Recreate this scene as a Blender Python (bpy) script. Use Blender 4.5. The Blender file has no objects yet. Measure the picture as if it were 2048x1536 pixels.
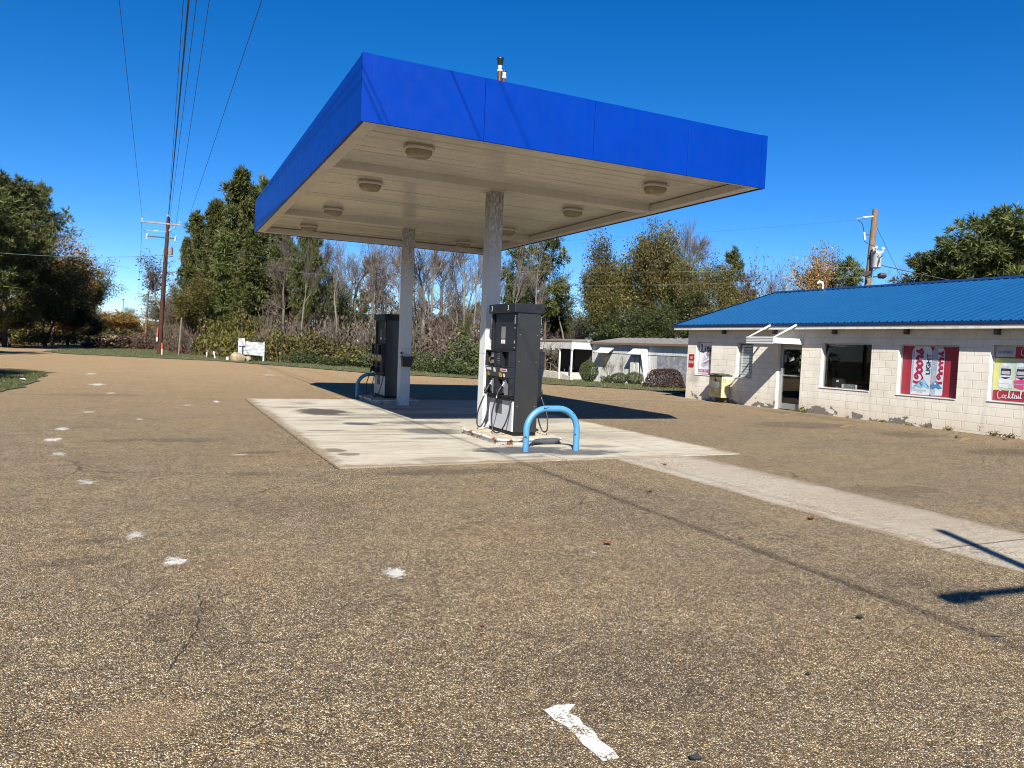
import bpy, bmesh, math, random
import numpy as np
from mathutils import Vector, Matrix

S = bpy.context.scene
COL = S.collection
R = math.radians
rng = np.random.default_rng(7)

# ------------------------------------------------------------------ helpers
def tag(o, label=None, cat=None, group=None, kind=None):
    if label: o['label'] = label
    if cat: o['category'] = cat
    if group: o['group'] = group
    if kind: o['kind'] = kind
    return o

def empty(name, loc=(0, 0, 0), rz=0.0):
    o = bpy.data.objects.new(name, None); COL.objects.link(o)
    o.location = loc; o.rotation_euler = (0, 0, rz); o.empty_display_size = .2
    return o

def thing(name, label, cat, loc=(0, 0, 0), rz=0.0, group=None):
    return tag(empty(name, loc, rz), label, cat, group)

def copy_tree(o, parent=None):
    c = o.copy(); COL.objects.link(c)
    if parent: c.parent = parent
    for ch in list(o.children): copy_tree(ch, c)
    return c

def smoothstep(a, b, v):
    t = min(1.0, max(0.0, (v - a) / (b - a))); return t * t * (3 - 2 * t)

def gz(x, y):                       # the ground falls away gently towards the back right
    return -.75 * smoothstep(11, 30, x) * smoothstep(24, 50, y)

def mesh_np(name, V, F, mats, parent=None, smooth=False, mi=None, loc=None):
    """V (n,3); F list of arrays (m,k)"""
    me = bpy.data.meshes.new(name)
    V = np.asarray(V, np.float32)
    me.vertices.add(len(V)); me.vertices.foreach_set('co', V.ravel())
    F = [np.asarray(f, np.int32) for f in F if len(f)]
    nl = sum(f.size for f in F); npoly = sum(len(f) for f in F)
    me.loops.add(nl); me.polygons.add(npoly)
    me.loops.foreach_set('vertex_index', np.concatenate([f.ravel() for f in F]))
    st = []; s = 0
    for f in F:
        k = f.shape[1]; st.append(s + np.arange(len(f)) * k); s += f.size
    me.polygons.foreach_set('loop_start', np.concatenate(st).astype(np.int32))
    if not isinstance(mats, (list, tuple)): mats = [mats]
    for m in mats: me.materials.append(m)
    if mi is not None: me.polygons.foreach_set('material_index', np.asarray(mi, np.int32))
    if smooth: me.polygons.foreach_set('use_smooth', np.ones(npoly, bool))
    me.update(calc_edges=True); me.validate()
    o = bpy.data.objects.new(name, me); COL.objects.link(o)
    if parent: o.parent = parent
    if loc: o.location = loc
    return o

class MB:
    def __init__(s): s.v = []; s.f = []; s.m = []; s.sm = []
    def add(s, vs, fs, m=0, sm=False, M=None):
        b = len(s.v)
        for p in vs:
            p = Vector(p)
            s.v.append(tuple(M @ p) if M is not None else tuple(p))
        for f in fs:
            s.f.append([b + i for i in f]); s.m.append(m); s.sm.append(sm)
        return s
    def box(s, a, b, m=0, M=None, skip=()):
        x0, y0, z0 = [min(p, q) for p, q in zip(a, b)]; x1, y1, z1 = [max(p, q) for p, q in zip(a, b)]
        vs = [(x0,y0,z0),(x1,y0,z0),(x1,y1,z0),(x0,y1,z0),(x0,y0,z1),(x1,y0,z1),(x1,y1,z1),(x0,y1,z1)]
        fs = dict(zb=(0,3,2,1), zt=(4,5,6,7), y0=(0,1,5,4), x1=(1,2,6,5), y1=(2,3,7,6), x0=(3,0,4,7))
        return s.add(vs, [f for k, f in fs.items() if k not in skip], m, False, M)
    def quad(s, a, b, c, d, m=0): return s.add([a, b, c, d], [(0, 1, 2, 3)], m)
    def poly(s, pts, m=0): return s.add(pts, [tuple(range(len(pts)))], m)
    def prism(s, pts, off, m=0):     # closed outline pts (3d) extruded by off
        n = len(pts); off = Vector(off)
        vs = [Vector(p) for p in pts] + [Vector(p) + off for p in pts]
        fs = [tuple(range(n - 1, -1, -1)), tuple(range(n, 2 * n))] + [(i, (i + 1) % n, n + (i + 1) % n, n + i) for i in range(n)]
        return s.add(vs, fs, m)
    def tube(s, pts, r, n=8, m=0, cap=True, sm=True):
        pts = [Vector(p) for p in pts]
        rr = r if isinstance(r, (list, tuple)) else [r] * len(pts)
        vs = []; fs = []; ref = None
        for i, p in enumerate(pts):
            if i == 0: d = pts[1] - p
            elif i == len(pts) - 1: d = p - pts[i - 1]
            else: d = (pts[i + 1] - p).normalized() + (p - pts[i - 1]).normalized()
            d.normalize()
            if ref is None:
                ref = Vector((0, 0, 1)) if abs(d.z) < .9 else Vector((1, 0, 0))
            u = d.cross(ref); u.normalize(); w = u.cross(d); ref = w.copy() if abs(w.dot(d)) < .5 else ref
            for k in range(n):
                a = 2 * math.pi * k / n
                vs.append(p + (u * math.cos(a) + w * math.sin(a)) * rr[i])
        for i in range(len(pts) - 1):
            for k in range(n):
                fs.append((i * n + k, i * n + (k + 1) % n, (i + 1) * n + (k + 1) % n, (i + 1) * n + k))
        s.add(vs, fs, m, sm)
        if cap:
            b = len(vs)
            s.add(vs[:n], [tuple(range(n - 1, -1, -1))], m); s.add(vs[-n:], [tuple(range(n))], m)
        return s
    def lathe(s, prof, c=(0, 0, 0), n=16, m=0, M=None, sm=True):
        vs = []; fs = []
        for r, z in prof:
            for k in range(n):
                a = 2 * math.pi * k / n
                vs.append((c[0] + r * math.cos(a), c[1] + r * math.sin(a), c[2] + z))
        for i in range(len(prof) - 1):
            for k in range(n):
                fs.append((i * n + k, i * n + (k + 1) % n, (i + 1) * n + (k + 1) % n, (i + 1) * n + k))
        fs.append(tuple(range(n - 1, -1, -1))); b = (len(prof) - 1) * n; fs.append(tuple(range(b, b + n)))
        return s.add(vs, fs, m, sm, M)
    def build(s, name, mats, parent=None, bevel=0, seg=2, loc=None, kind=None):
        me = bpy.data.meshes.new(name)
        me.from_pydata(s.v, [], s.f)
        if not isinstance(mats, (list, tuple)): mats = [mats]
        for m in mats: me.materials.append(m)
        me.polygons.foreach_set('material_index', np.asarray(s.m, np.int32))
        me.polygons.foreach_set('use_smooth', np.asarray(s.sm, bool))
        me.update()
        o = bpy.data.objects.new(name, me); COL.objects.link(o)
        if parent: o.parent = parent
        if loc: o.location = loc
        if bevel:
            b = o.modifiers.new('bevel', 'BEVEL'); b.width = bevel; b.segments = seg; b.limit_method = 'ANGLE'; b.angle_limit = R(40)
            b.harden_normals = False
        if kind: o['kind'] = kind
        return o

def text_obj(name, s, size, mat, M, parent=None, align='CENTER', shear=0, ext=.0006, sx=1.0, bold=0.0):
    cu = bpy.data.curves.new(name, 'FONT'); cu.body = s; cu.size = size; cu.align_x = align; cu.align_y = 'CENTER'
    cu.shear = shear; cu.extrude = ext; cu.offset = bold * size; cu.resolution_u = 3
    t = bpy.data.objects.new(name, cu); COL.objects.link(t)
    dg = bpy.context.evaluated_depsgraph_get()
    me = bpy.data.meshes.new_from_object(t.evaluated_get(dg))
    bpy.data.objects.remove(t)
    me.transform(M @ Matrix.Diagonal((sx, 1, 1, 1)))
    me.materials.clear(); me.materials.append(mat)
    o = bpy.data.objects.new(name, me); COL.objects.link(o)
    if parent: o.parent = parent
    return o

def wallM(x, y, z, rot=0.0):         # text plane facing -X: reads towards -Y, optionally turned
    return Matrix.Translation((x, y, z)) @ Matrix(((0, 0, -1, 0), (-1, 0, 0, 0), (0, 1, 0, 0), (0, 0, 0, 1))) @ Matrix.Rotation(rot, 4, 'Z')

# ------------------------------------------------------------------ materials
ALB = .70                            # one scale for all paints: the picture is exposed for a bright sun
class NT:
    def __init__(s, name):
        s.mat = bpy.data.materials.new(name); s.mat.use_nodes = True
        s.t = s.mat.node_tree; s.n = s.t.nodes
        s.bsdf = s.n['Principled BSDF']; s.out = s.n['Material Output']
    def lk(s, a, b): s.t.links.new(a, b)
    def new(s, typ, **kw):
        nd = s.n.new(typ)
        for k, v in kw.items():
            if hasattr(nd, k) and not k.startswith('i_'): setattr(nd, k, v)
        return nd
    def inp(s, nd, key, v):
        sk = nd.inputs[key]
        if hasattr(v, 'links') or isinstance(v, bpy.types.NodeSocket): s.lk(v, sk)
        else: sk.default_value = v
    def coord(s, which='Object'): return s.new('ShaderNodeTexCoord').outputs[which]
    def mapping(s, vec, scale=(1, 1, 1), loc=(0, 0, 0), rot=(0, 0, 0)):
        m = s.new('ShaderNodeMapping'); s.lk(vec, m.inputs[0])
        m.inputs['Scale'].default_value = scale; m.inputs['Location'].default_value = loc; m.inputs['Rotation'].default_value = rot
        return m.outputs[0]
    def noise(s, vec, scale, detail=4, rough=.55, out=0, dist=0):
        n = s.new('ShaderNodeTexNoise'); s.lk(vec, n.inputs['Vector'])
        n.inputs['Scale'].default_value = scale; n.inputs['Detail'].default_value = detail; n.inputs['Roughness'].default_value = rough
        n.inputs['Distortion'].default_value = dist
        return n.outputs[out]
    def voronoi(s, vec, scale, feature='F1', rnd=1.0):
        n = s.new('ShaderNodeTexVoronoi'); n.feature = feature; s.lk(vec, n.inputs['Vector'])
        n.inputs['Scale'].default_value = scale; n.inputs['Randomness'].default_value = rnd
        return n
    def math(s, op, a, b=0.0, c=None, clamp=False):
        n = s.new('ShaderNodeMath'); n.operation = op; n.use_clamp = clamp
        s.inp(n, 0, a); s.inp(n, 1, b)
        if c is not None: s.inp(n, 2, c)
        return n.outputs[0]
    def ramp(s, fac, stops, interp='LINEAR'):
        n = s.new('ShaderNodeValToRGB'); s.lk(fac, n.inputs[0]); cr = n.color_ramp; cr.interpolation = interp
        while len(cr.elements) < len(stops): cr.elements.new(.5)
        for e, (p, c) in zip(cr.elements, stops):
            e.position = p; e.color = tuple(c) + (1,) if len(c) == 3 else c
        return n.outputs[0]
    def mr(s, v, a, b, c=0.0, d=1.0, smooth=False):
        n = s.new('ShaderNodeMapRange'); n.clamp = True
        if smooth: n.interpolation_type = 'SMOOTHSTEP'
        s.inp(n, 0, v)
        for i, q in zip((1, 2, 3, 4), (a, b, c, d)): n.inputs[i].default_value = q
        return n.outputs[0]
    def mix(s, fac, a, b, blend='MIX'):
        n = s.new('ShaderNodeMix'); n.data_type = 'RGBA'; n.blend_type = blend; n.clamp_factor = True
        s.inp(n, 0, fac)
        s.inp(n, 6, a if not isinstance(a, tuple) else tuple(a) + (1,) if len(a) == 3 else a)
        s.inp(n, 7, b if not isinstance(b, tuple) else tuple(b) + (1,) if len(b) == 3 else b)
        return n.outputs[2]
    def sep(s, v):
        n = s.new('ShaderNodeSeparateXYZ'); s.lk(v, n.inputs[0]); return n.outputs
    def comb(s, x, y, z):
        n = s.new('ShaderNodeCombineXYZ'); s.inp(n, 0, x); s.inp(n, 1, y); s.inp(n, 2, z); return n.outputs[0]
    def bump(s, h, strength=.5, dist=.01):
        n = s.new('ShaderNodeBump'); s.lk(h, n.inputs['Height']); n.inputs['Strength'].default_value = strength; n.inputs['Distance'].default_value = dist
        s.lk(n.outputs[0], s.bsdf.inputs['Normal']); return n
    def set(s, **kw):
        for k, v in kw.items():
            k = k.replace('_', ' ').title().replace('Ior', 'IOR')
            if k == 'Base Color': v = s.mix(1.0, v, (ALB, ALB, ALB), 'MULTIPLY')
            if isinstance(v, tuple) and len(v) == 3: v = v + (1,)
            s.inp(s.bsdf, k, v)
        return s
    def blob(s, sx, sy, cx, cy, rx, ry, wob, soft=.35):
        """soft-edged stain mask: 1 inside an ellipse whose edge the noise wob moves"""
        dx = s.math('DIVIDE', s.math('SUBTRACT', sx, cx), rx); dy = s.math('DIVIDE', s.math('SUBTRACT', sy, cy), ry)
        r2 = s.math('ADD', s.math('MULTIPLY', dx, dx), s.math('MULTIPLY', dy, dy))
        d = s.math('ADD', s.math('SQRT', r2), wob)
        return s.mr(d, 1 - soft, 1 + soft * .4, 1, 0, True)

def plain(name, col, rough=.6, metal=0.0, var=.12, scale=6.0, bump=0.0, bscale=60, spec=.5, dirt=None, dirt_amt=.4, dscale=3.0):
    m = NT(name); co = m.coord()
    n = m.noise(co, scale, 5)
    c = m.mix(1.0, tuple(col), m.ramp(n, [(.3, (1 - var,) * 3), (.7, (1 + var * .5,) * 3)]), 'MULTIPLY')
    if dirt:
        f = m.mr(m.noise(co, dscale, 8, .7), .48, .72, 0, dirt_amt)
        c = m.mix(f, c, dirt)
    m.set(base_color=c, roughness=m.mr(m.noise(co, scale * 2.3, 4), .2, .8, max(0, rough - .1), min(1, rough + .1)), metallic=metal)
    m.bsdf.inputs['Specular IOR Level'].default_value = spec
    if bump: m.bump(m.noise(co, bscale, 4), bump, .004)
    return m.mat

def leaf_mat(name, stops, trans=.15):
    m = NT(name)
    g = m.new('ShaderNodeNewGeometry').outputs['Random Per Island']
    oi = m.new('ShaderNodeObjectInfo').outputs['Random']
    c = m.ramp(g, stops)
    hs = m.new('ShaderNodeHueSaturation'); m.lk(c, hs.inputs['Color'])
    m.lk(m.mr(oi, 0, 1, .72, 1.2), hs.inputs['Value']); m.lk(m.mr(oi, 0, 1, .485, .51), hs.inputs['Hue'])
    m.set(base_color=hs.outputs[0], roughness=.6)
    m.bsdf.inputs['Specular IOR Level'].default_value = .25
    tr = m.new('ShaderNodeBsdfTranslucent'); m.lk(hs.outputs[0], tr.inputs[0])
    mx = m.new('ShaderNodeMixShader'); mx.inputs[0].default_value = trans
    m.lk(m.bsdf.outputs[0], mx.inputs[1]); m.lk(tr.outputs[0], mx.inputs[2]); m.lk(mx.outputs[0], m.out.inputs[0])
    return m.mat

def bark_mat(name, a, b):
    m = NT(name); co = m.coord()
    v = m.mapping(co, (5, 5, 1.2))
    n = m.noise(v, 4, 6, .65)
    oi = m.new('ShaderNodeObjectInfo').outputs['Random']
    c = m.mix(1.0, m.ramp(n, [(.3, a), (.7, b)]), m.ramp(oi, [(0, (.75, .75, .75)), (1, (1.2, 1.2, 1.2))]), 'MULTIPLY')
    m.set(base_color=c, roughness=.9); m.bsdf.inputs['Specular IOR Level'].default_value = .15
    return m.mat

# ------------------------------------------------------------------ camera, sky, sun
cam = bpy.data.cameras.new('camera'); camo = bpy.data.objects.new('camera', cam); COL.objects.link(camo)
cam.sensor_width = 36; cam.lens = 1498.33 / 2048 * 36; cam.clip_start = .05; cam.clip_end = 6000
rt, up, fw = (0.90423309, -0.42496721, 0.04201645), (-0.0171913, 0.06208535, 0.99792278), (0.42669306, 0.90307712, -0.04883389)
camo.matrix_world = Matrix(((rt[0], up[0], -fw[0], 0), (rt[1], up[1], -fw[1], 0), (rt[2], up[2], -fw[2], 1.6), (0, 0, 0, 1)))
S.camera = camo
S.view_settings.view_transform = 'Standard'; S.view_settings.look = 'None'
S.view_settings.exposure = 1.31; S.view_settings.gamma = 1.0
S.cycles.max_bounces = 8; S.cycles.transparent_max_bounces = 12
S.cycles.pixel_filter_type = 'BLACKMAN_HARRIS'; S.cycles.filter_width = 1.05
S.cycles.use_denoising = True
try:
    S.cycles.denoiser = 'OPENIMAGEDENOISE'; S.cycles.denoising_input_passes = 'RGB_ALBEDO_NORMAL'; S.cycles.denoising_prefilter = 'ACCURATE'
except Exception: pass

sd = Vector((-.561, -1.166, 1.0)).normalized()         # towards the sun
elev = math.asin(sd.z); az = math.atan2(sd.x, sd.y)
W = bpy.data.worlds.new('World'); S.world = W; W.use_nodes = True
wt = W.node_tree; bg = wt.nodes['Background']
sky = wt.nodes.new('ShaderNodeTexSky'); sky.sky_type = 'NISHITA'; sky.sun_disc = False
sky.sun_elevation = elev; sky.sun_rotation = az
sky.altitude = 0; sky.air_density = .7; sky.dust_density = 0; sky.ozone_density = 5
hs = wt.nodes.new('ShaderNodeHueSaturation'); hs.inputs['Saturation'].default_value = 1.30; hs.inputs['Hue'].default_value = .505
wt.links.new(sky.outputs[0], hs.inputs['Color']); wt.links.new(hs.outputs[0], bg.inputs[0])
bg.inputs[1].default_value = .063
sun = bpy.data.lights.new('sun', 'SUN'); sun.energy = 5.0; sun.angle = R(.53); sun.color = (1, .95, .86)
so = bpy.data.objects.new('sun', sun); COL.objects.link(so)
so.rotation_euler = sd.to_track_quat('Z', 'Y').to_euler()

# ------------------------------------------------------------------ ground materials
def stones(m, co, sx, sy, big):
    """aggregate set in worn binder: colour and height"""
    d = m.noise(co, 34, 3, .6, 1)
    vv = m.mix(.006, co, d, 'ADD')
    v1 = m.voronoi(vv, 135); v2 = m.voronoi(vv, 215)
    r1 = m.sep(v1.outputs['Color'])[0]; r2 = m.sep(v2.outputs['Color'])[1]
    stops = [(0, (.022, .017, .014)), (.2, (.085, .056, .030)), (.38, (.20, .128, .060)), (.54, (.34, .235, .115)), (.70, (.60, .46, .26)), (.84, (.88, .76, .53)), (1, (1.0, .95, .84))]
    c1 = m.ramp(r1, stops); c2 = m.ramp(r2, stops)
    e1 = m.mr(v1.outputs['Distance'], .30, .62); e2 = m.mr(v2.outputs['Distance'], .30, .60)
    pick = m.mr(m.sep(v1.outputs['Color'])[2], .48, .5)
    c = m.mix(pick, m.mix(e1, c1, (.10, .080, .060)), m.mix(e2, c2, (.10, .080, .060)))
    h = m.math('SUBTRACT', 1.0, m.math('MULTIPLY', v1.outputs['Distance'], 1.3))
    return c, h

m = NT('aggregate_paving'); co = m.coord(); sx, sy, sz = m.sep(co)
c, h = stones(m, co, sx, sy, None)
n1 = m.noise(co, .55, 6, .62); n2 = m.noise(co, 3.2, 5, .6); n3 = m.noise(m.mapping(co, (.12, .5, 1), rot=(0, 0, .1)), 1.3, 5, .6)
c = m.mix(1.0, c, m.ramp(n1, [(.3, (.84, .85, .90)), (.52, (1, 1, 1)), (.72, (1.10, 1.04, .95))]), 'MULTIPLY')
c = m.mix(1.0, c, m.ramp(n2, [(.3, (.86, .86, .87)), (.7, (1.10, 1.09, 1.07))]), 'MULTIPLY')
c = m.mix(m.mr(n3, .5, .75, 0, .35), c, (.245, .17, .098))
far = m.mr(sy, 12, 34)                                   # tan tint that grows along y
c = m.mix(m.math('MULTIPLY', far, .55), c, (.43, .305, .17))
for sc_, am_ in ((60, .26), (30, .15), (13, .07)):         # grain that still reads at middle distance
    vg = m.voronoi(co, sc_); c = m.mix(1.0, c, m.ramp(m.sep(vg.outputs['Color'])[0], [(0, (1 - am_,) * 3), (.5, (1, 1, 1)), (1, (1 + am_ * 1.25, 1 + am_ * 1.2, 1 + am_))]), 'MULTIPLY')
gr_ = m.noise(co, 14, 8, .78)                              # clumps of darker and paler stone, seen from far off
c = m.mix(1.0, c, m.ramp(gr_, [(.32, (.84, .84, .85)), (.5, (1, 1, 1)), (.66, (1.12, 1.11, 1.08))]), 'MULTIPLY')
stk = m.noise(m.mapping(co, (.25, 1.6, 1)), 1.6, 7, .7)
c = m.mix(1.0, c, m.ramp(stk, [(.34, (.90, .89, .88)), (.5, (1, 1, 1)), (.68, (1.08, 1.06, 1.02))]), 'MULTIPLY')
wob = m.math('MULTIPLY', m.math('SUBTRACT', m.noise(co, 2.6, 6, .65), .5), 1.7)
dk = None
for (cx, cy, rx, ry, a) in [(-.40,12.3,.55,.22,.55),(.4,12.2,.8,.25,.5),(1.0,9.1,.35,.18,.5),(3.3,8.8,1.1,.22,.55),(3.9,8.85,.5,.15,.5),(-.5,5.87,.3,.13,.5),(-.4,6.4,.16,.09,.55),
        (8.4,6.4,.7,.5,.4),(14.2,13.5,1.6,.8,.5),(15.4,11.4,1.0,.55,.55),(14.9,8.8,1.4,.6,.55),(1.3,10.8,.28,.16,.6),(.15,4.4,.25,.5,.35),(16.9,16.0,.5,2.4,.45),(1.15,7.4,.9,.5,.22),(2.4,3.0,.8,.5,.22),(4.5,3.6,1.0,.5,.2),(-1.5,21,1.6,.5,.35)]:
    b = m.math('MULTIPLY', m.blob(sx, sy, cx, cy, rx, ry, wob, .5), a)
    dk = b if dk is None else m.math('MAXIMUM', dk, b)
c = m.mix(dk, c, m.mix(1.0, c, (.42, .42, .45), 'MULTIPLY'))
sand = m.math('MAXIMUM', m.blob(sx, sy, -.06, 3.35, .32, .2, wob, .6), m.math('MULTIPLY', m.blob(sx, sy, .6, 10.0, 1.3, .3, wob, .6), .4))
c = m.mix(m.math('MULTIPLY', sand, .32), c, (.33, .235, .145))
cv = m.voronoi(m.mix(.35, co, m.noise(co, 1.6, 6, .7, 1), 'ADD'), .42, 'DISTANCE_TO_EDGE')
crk = m.math('MULTIPLY', m.mr(cv.outputs['Distance'], .0, .008, 1, 0), m.mr(m.noise(co, .7, 3), .5, .62, 0, .75))
c = m.mix(crk, c, (.03, .025, .02))
c = m.mix(1.0, c, (1.05, 1.01, .93), 'MULTIPLY')
m.set(base_color=c, roughness=.85); m.bsdf.inputs['Specular IOR Level'].default_value = .2
m.bump(m.math('ADD', m.math('SUBTRACT', h, m.math('MULTIPLY', crk, .8)), m.math('MULTIPLY', m.noise(co, 240, 2), .35)), .85, .006)
M_PAVE = m.mat

def concrete(name, stains, joints, base=((.40, .36, .285), (.53, .485, .39), (.60, .56, .46)), grain=0.0, edges=None):
    m = NT(name); co = m.coord(); sx, sy, sz = m.sep(co)
    st = m.noise(m.mapping(co, (.35, 4.5, 1)), 2.2, 7, .68); fn = m.noise(co, 60, 4, .7); bn = m.noise(co, .9, 5, .6)
    c = m.ramp(st, [(.3, base[0]), (.5, base[1]), (.7, base[2])])
    c = m.mix(1.0, c, m.ramp(fn, [(.3, (.88, .88, .88)), (.7, (1.06, 1.06, 1.06))]), 'MULTIPLY')
    c = m.mix(1.0, c, m.ramp(bn, [(.3, (.84, .82, .78)), (.65, (1.04, 1.04, 1.04))]), 'MULTIPLY')
    if grain:
        gv = m.voronoi(co, 85); c = m.mix(m.math('MULTIPLY', m.mr(m.noise(co, 1.1, 4), .38, .6, .25, 1), grain), c, m.ramp(m.sep(gv.outputs['Color'])[0], [(0, (.10, .07, .045)), (.25, (.24, .17, .105)), (.5, (.42, .35, .26)), (1, (.66, .60, .49))]))
    sp = m.noise(m.mapping(co, (1.1, 7, 1)), 2.6, 8, .75)
    c = m.mix(m.mr(sp, .55, .65, 0, .78), c, (.15, .135, .115))
    c = m.mix(m.mr(m.noise(m.mapping(co, (1, 5, 1), loc=(3, 1, 0)), 1.3, 5, .6), .52, .68, 0, .35), c, (.34, .27, .17))
    wob = m.math('MULTIPLY', m.math('SUBTRACT', m.noise(m.mapping(co, (1, 2.2, 1)), 2.4, 7, .68), .5), 2.0)
    for (cx, cy, rx, ry, a, col, soft) in stains:
        c = m.mix(m.math('MULTIPLY', m.blob(sx, sy, cx, cy, rx, ry, wob, soft), a), c, col)
    if edges:                                              # dirt and loose stone creeping in over the rim
        xa, xb, ya, yb = edges; e = m.math('MINIMUM', m.math('SUBTRACT', sx, xa), m.math('SUBTRACT', xb, sx))
        e = m.math('MINIMUM', e, m.math('MINIMUM', m.math('SUBTRACT', sy, ya), m.math('SUBTRACT', yb, sy)))
        e = m.math('SUBTRACT', e, m.math('MULTIPLY', m.math('SUBTRACT', m.noise(co, 2.2, 8, .72), .44), .75))
        c = m.mix(m.mr(e, .0, .14, .85, 0), c, m.mix(m.mr(m.noise(co, 90, 3, .7), .4, .6), (.16, .115, .07), (.34, .26, .17)))
    gap = None
    for axis, j, w in joints:
        q = sx if axis == 'x' else sy
        g = m.mr(m.math('ABSOLUTE', m.math('SUBTRACT', m.math('ADD', q, m.math('MULTIPLY', m.math('SUBTRACT', m.noise(co, 9, 4), .5), .02)), j)), w * .5, w, 1, 0)
        gap = g if gap is None else m.math('MAXIMUM', gap, g)
    if gap is not None: c = m.mix(m.math('MULTIPLY', gap, .8), c, (.09, .075, .055))
    m.set(base_color=c, roughness=.8); m.bsdf.inputs['Specular IOR Level'].default_value = .3
    hh = m.math('ADD', m.math('MULTIPLY', fn, .5), st)
    if gap is not None: hh = m.math('SUBTRACT', hh, m.math('MULTIPLY', gap, 2.0))
    m.bump(hh, .5, .004)
    return m.mat

OIL = (.085, .07, .055); GREY = (.10, .10, .105)
M_SLAB = concrete('stained_concrete', [
    (3.25, 16.55, .62, .85, .95, (.07, .055, .042), .35), (3.25, 18.8, .3, .35, .5, GREY, .5), (3.5, 14.2, .42, .26, .95, (.07, .07, .095), .35), (3.9, 13.9, .4, .14, .5, GREY, .5),
    (2.32, 10.75, .16, .20, .85, (.15, .12, .085), .15), (2.42, 10.38, .16, .15, .8, (.16, .13, .09), .15), (3.6, 9.75, .55, .22, .5, (.20, .17, .13), .5),
    (4.5, 12.9, .6, .5, .85, GREY, .4), (4.75, 14.3, .9, .35, .8, GREY, .45), (5.1, 10.38, .85, .40, .95, (.085, .09, .10), .3), (5.9, 10.02, .8, .30, .9, (.09, .09, .10), .35),
    (6.6, 10.6, .4, .2, .6, GREY, .5), (4.9, 9.72, .3, .1, .5, GREY, .4), (2.9, 14.85, .55, .12, .7, GREY, .5), (3.9, 15.25, .8, .13, .7, GREY, .5), (2.65, 13.15, .4, .1, .6, OIL, .5), (4.2, 11.9, .55, .16, .6, GREY, .5), (3.0, 11.55, .9, .07, .5, (.2, .15, .09), .5), (3.95, 13.25, .65, .1, .7, GREY, .5), (2.7, 17.6, .45, .2, .6, GREY, .5), (7.3, 12.2, 1.1, .8, .35, (.22, .19, .14), .6), (3.0, 12.9, .9, .16, .3, (.2, .16, .1), .5), (7.2, 14.6, 1.4, .6, .45, GREY, .6), (5.4, 15.8, 2.2, .5, .5, GREY, .6), (5.2, 17.3, 1.6, .3, .5, GREY, .6)],
    [('y', 12.5, .03), ('y', 15.4, .03), ('y', 17.9, .035), ('x', 5.35, .012)], edges=(2.04, 8.68, 9.35, 20.2))
M_STRIP = concrete('worn_trench_concrete', [(6.6, 7.6, .9, 1.2, .0, OIL, .5), (7.1, 5.4, .8, 1.3, .45, (.30, .235, .16), .8)], [('y', 4.22, .018), ('y', 9.35, .012)],
                   base=((.36, .315, .25), (.44, .395, .32), (.50, .455, .375)), grain=.8, edges=(6.1, 7.66, -8, 9.6))

m = NT('forest_floor'); co = m.coord()
n = m.noise(co, 1.1, 7, .7); v = m.voronoi(co, 9)
c = m.mix(.4, m.ramp(n, [(.3, (.045, .035, .02)), (.5, (.10, .07, .04)), (.68, (.07, .075, .025))]), m.ramp(m.sep(v.outputs['Color'])[0], [(0, (.05, .03, .015)), (.6, (.12, .075, .04)), (1, (.2, .14, .08))]))
m.set(base_color=c, roughness=.95); m.bump(n, .8, .06); M_FLOOR = m.mat

m = NT('verge_turf'); co = m.coord()
n = m.noise(co, 1.4, 6, .65); n2 = m.noise(co, 22, 4, .7)
c = m.ramp(n, [(.36, (.17, .12, .062)), (.48, (.09, .092, .034)), (.62, (.06, .092, .022)), (.8, (.10, .105, .04))])
c = m.mix(1.0, c, m.ramp(n2, [(.3, (.6, .6, .6)), (.7, (1.2, 1.2, 1.2))]), 'MULTIPLY')
m.set(base_color=c, roughness=.95); m.bump(n2, .8, .03); M_TURF = m.mat
M_BLADE = leaf_mat('grass_blade', [(0, (.04, .06, .014)), (.5, (.07, .10, .024)), (.75, (.12, .115, .042)), (1, (.19, .15, .08))])

def paint_mat(name, col, thr, bleed=(.17, .13, .085)):
    """worn paint: flakes off in grains so the paving shows through"""
    m = NT(name); co = m.coord()
    a = m.noise(co, 9, 5, .7); b = m.noise(co, 120, 3, .7)
    at = m.new('ShaderNodeAttribute'); at.attribute_name = 'wear'
    k = m.math('GREATER_THAN', m.math('ADD', m.math('MULTIPLY', a, .45), m.math('MULTIPLY', b, .55)), m.math('ADD', m.math('MULTIPLY', m.math('POWER', at.outputs['Fac'], 2.0), .14), thr))
    m.set(base_color=m.mix(1.0, col, m.ramp(m.noise(co, 26, 3), [(.3, (.82, .82, .82)), (.7, (1, 1, 1))]), 'MULTIPLY'), roughness=.7)
    tr = m.new('ShaderNodeBsdfTransparent'); mx = m.new('ShaderNodeMixShader')
    m.lk(k, mx.inputs[0]); m.lk(tr.outputs[0], mx.inputs[1]); m.lk(m.bsdf.outputs[0], mx.inputs[2]); m.lk(mx.outputs[0], m.out.inputs[0])
    m.bump(b, .5, .004)
    return m.mat
M_WHITE = paint_mat('worn_white_paint', (.74, .72, .66), .44)
M_WHITE2 = paint_mat('faint_white_paint', (.66, .64, .59), .472)
M_YELLOW = paint_mat('worn_yellow_paint', (.50, .34, .10), .505); M_YELLOW2 = paint_mat('faint_yellow_paint', (.42, .30, .11), .60)

# ------------------------------------------------------------------ ground sheets
def grid_sheet(name, xs, ys, z, mat, label=None, kind='structure'):
    xs = np.asarray(xs); ys = np.asarray(ys)
    V = [(x, y, gz(x, y) + z) for y in ys for x in xs]; nx = len(xs)
    F = [(j * nx + i, j * nx + i + 1, (j + 1) * nx + i + 1, (j + 1) * nx + i) for j in range(len(ys) - 1) for i in range(nx - 1)]
    o = mesh_np(name, V, [np.array(F)], mat, smooth=True); tag(o, label, kind=kind); return o

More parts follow.
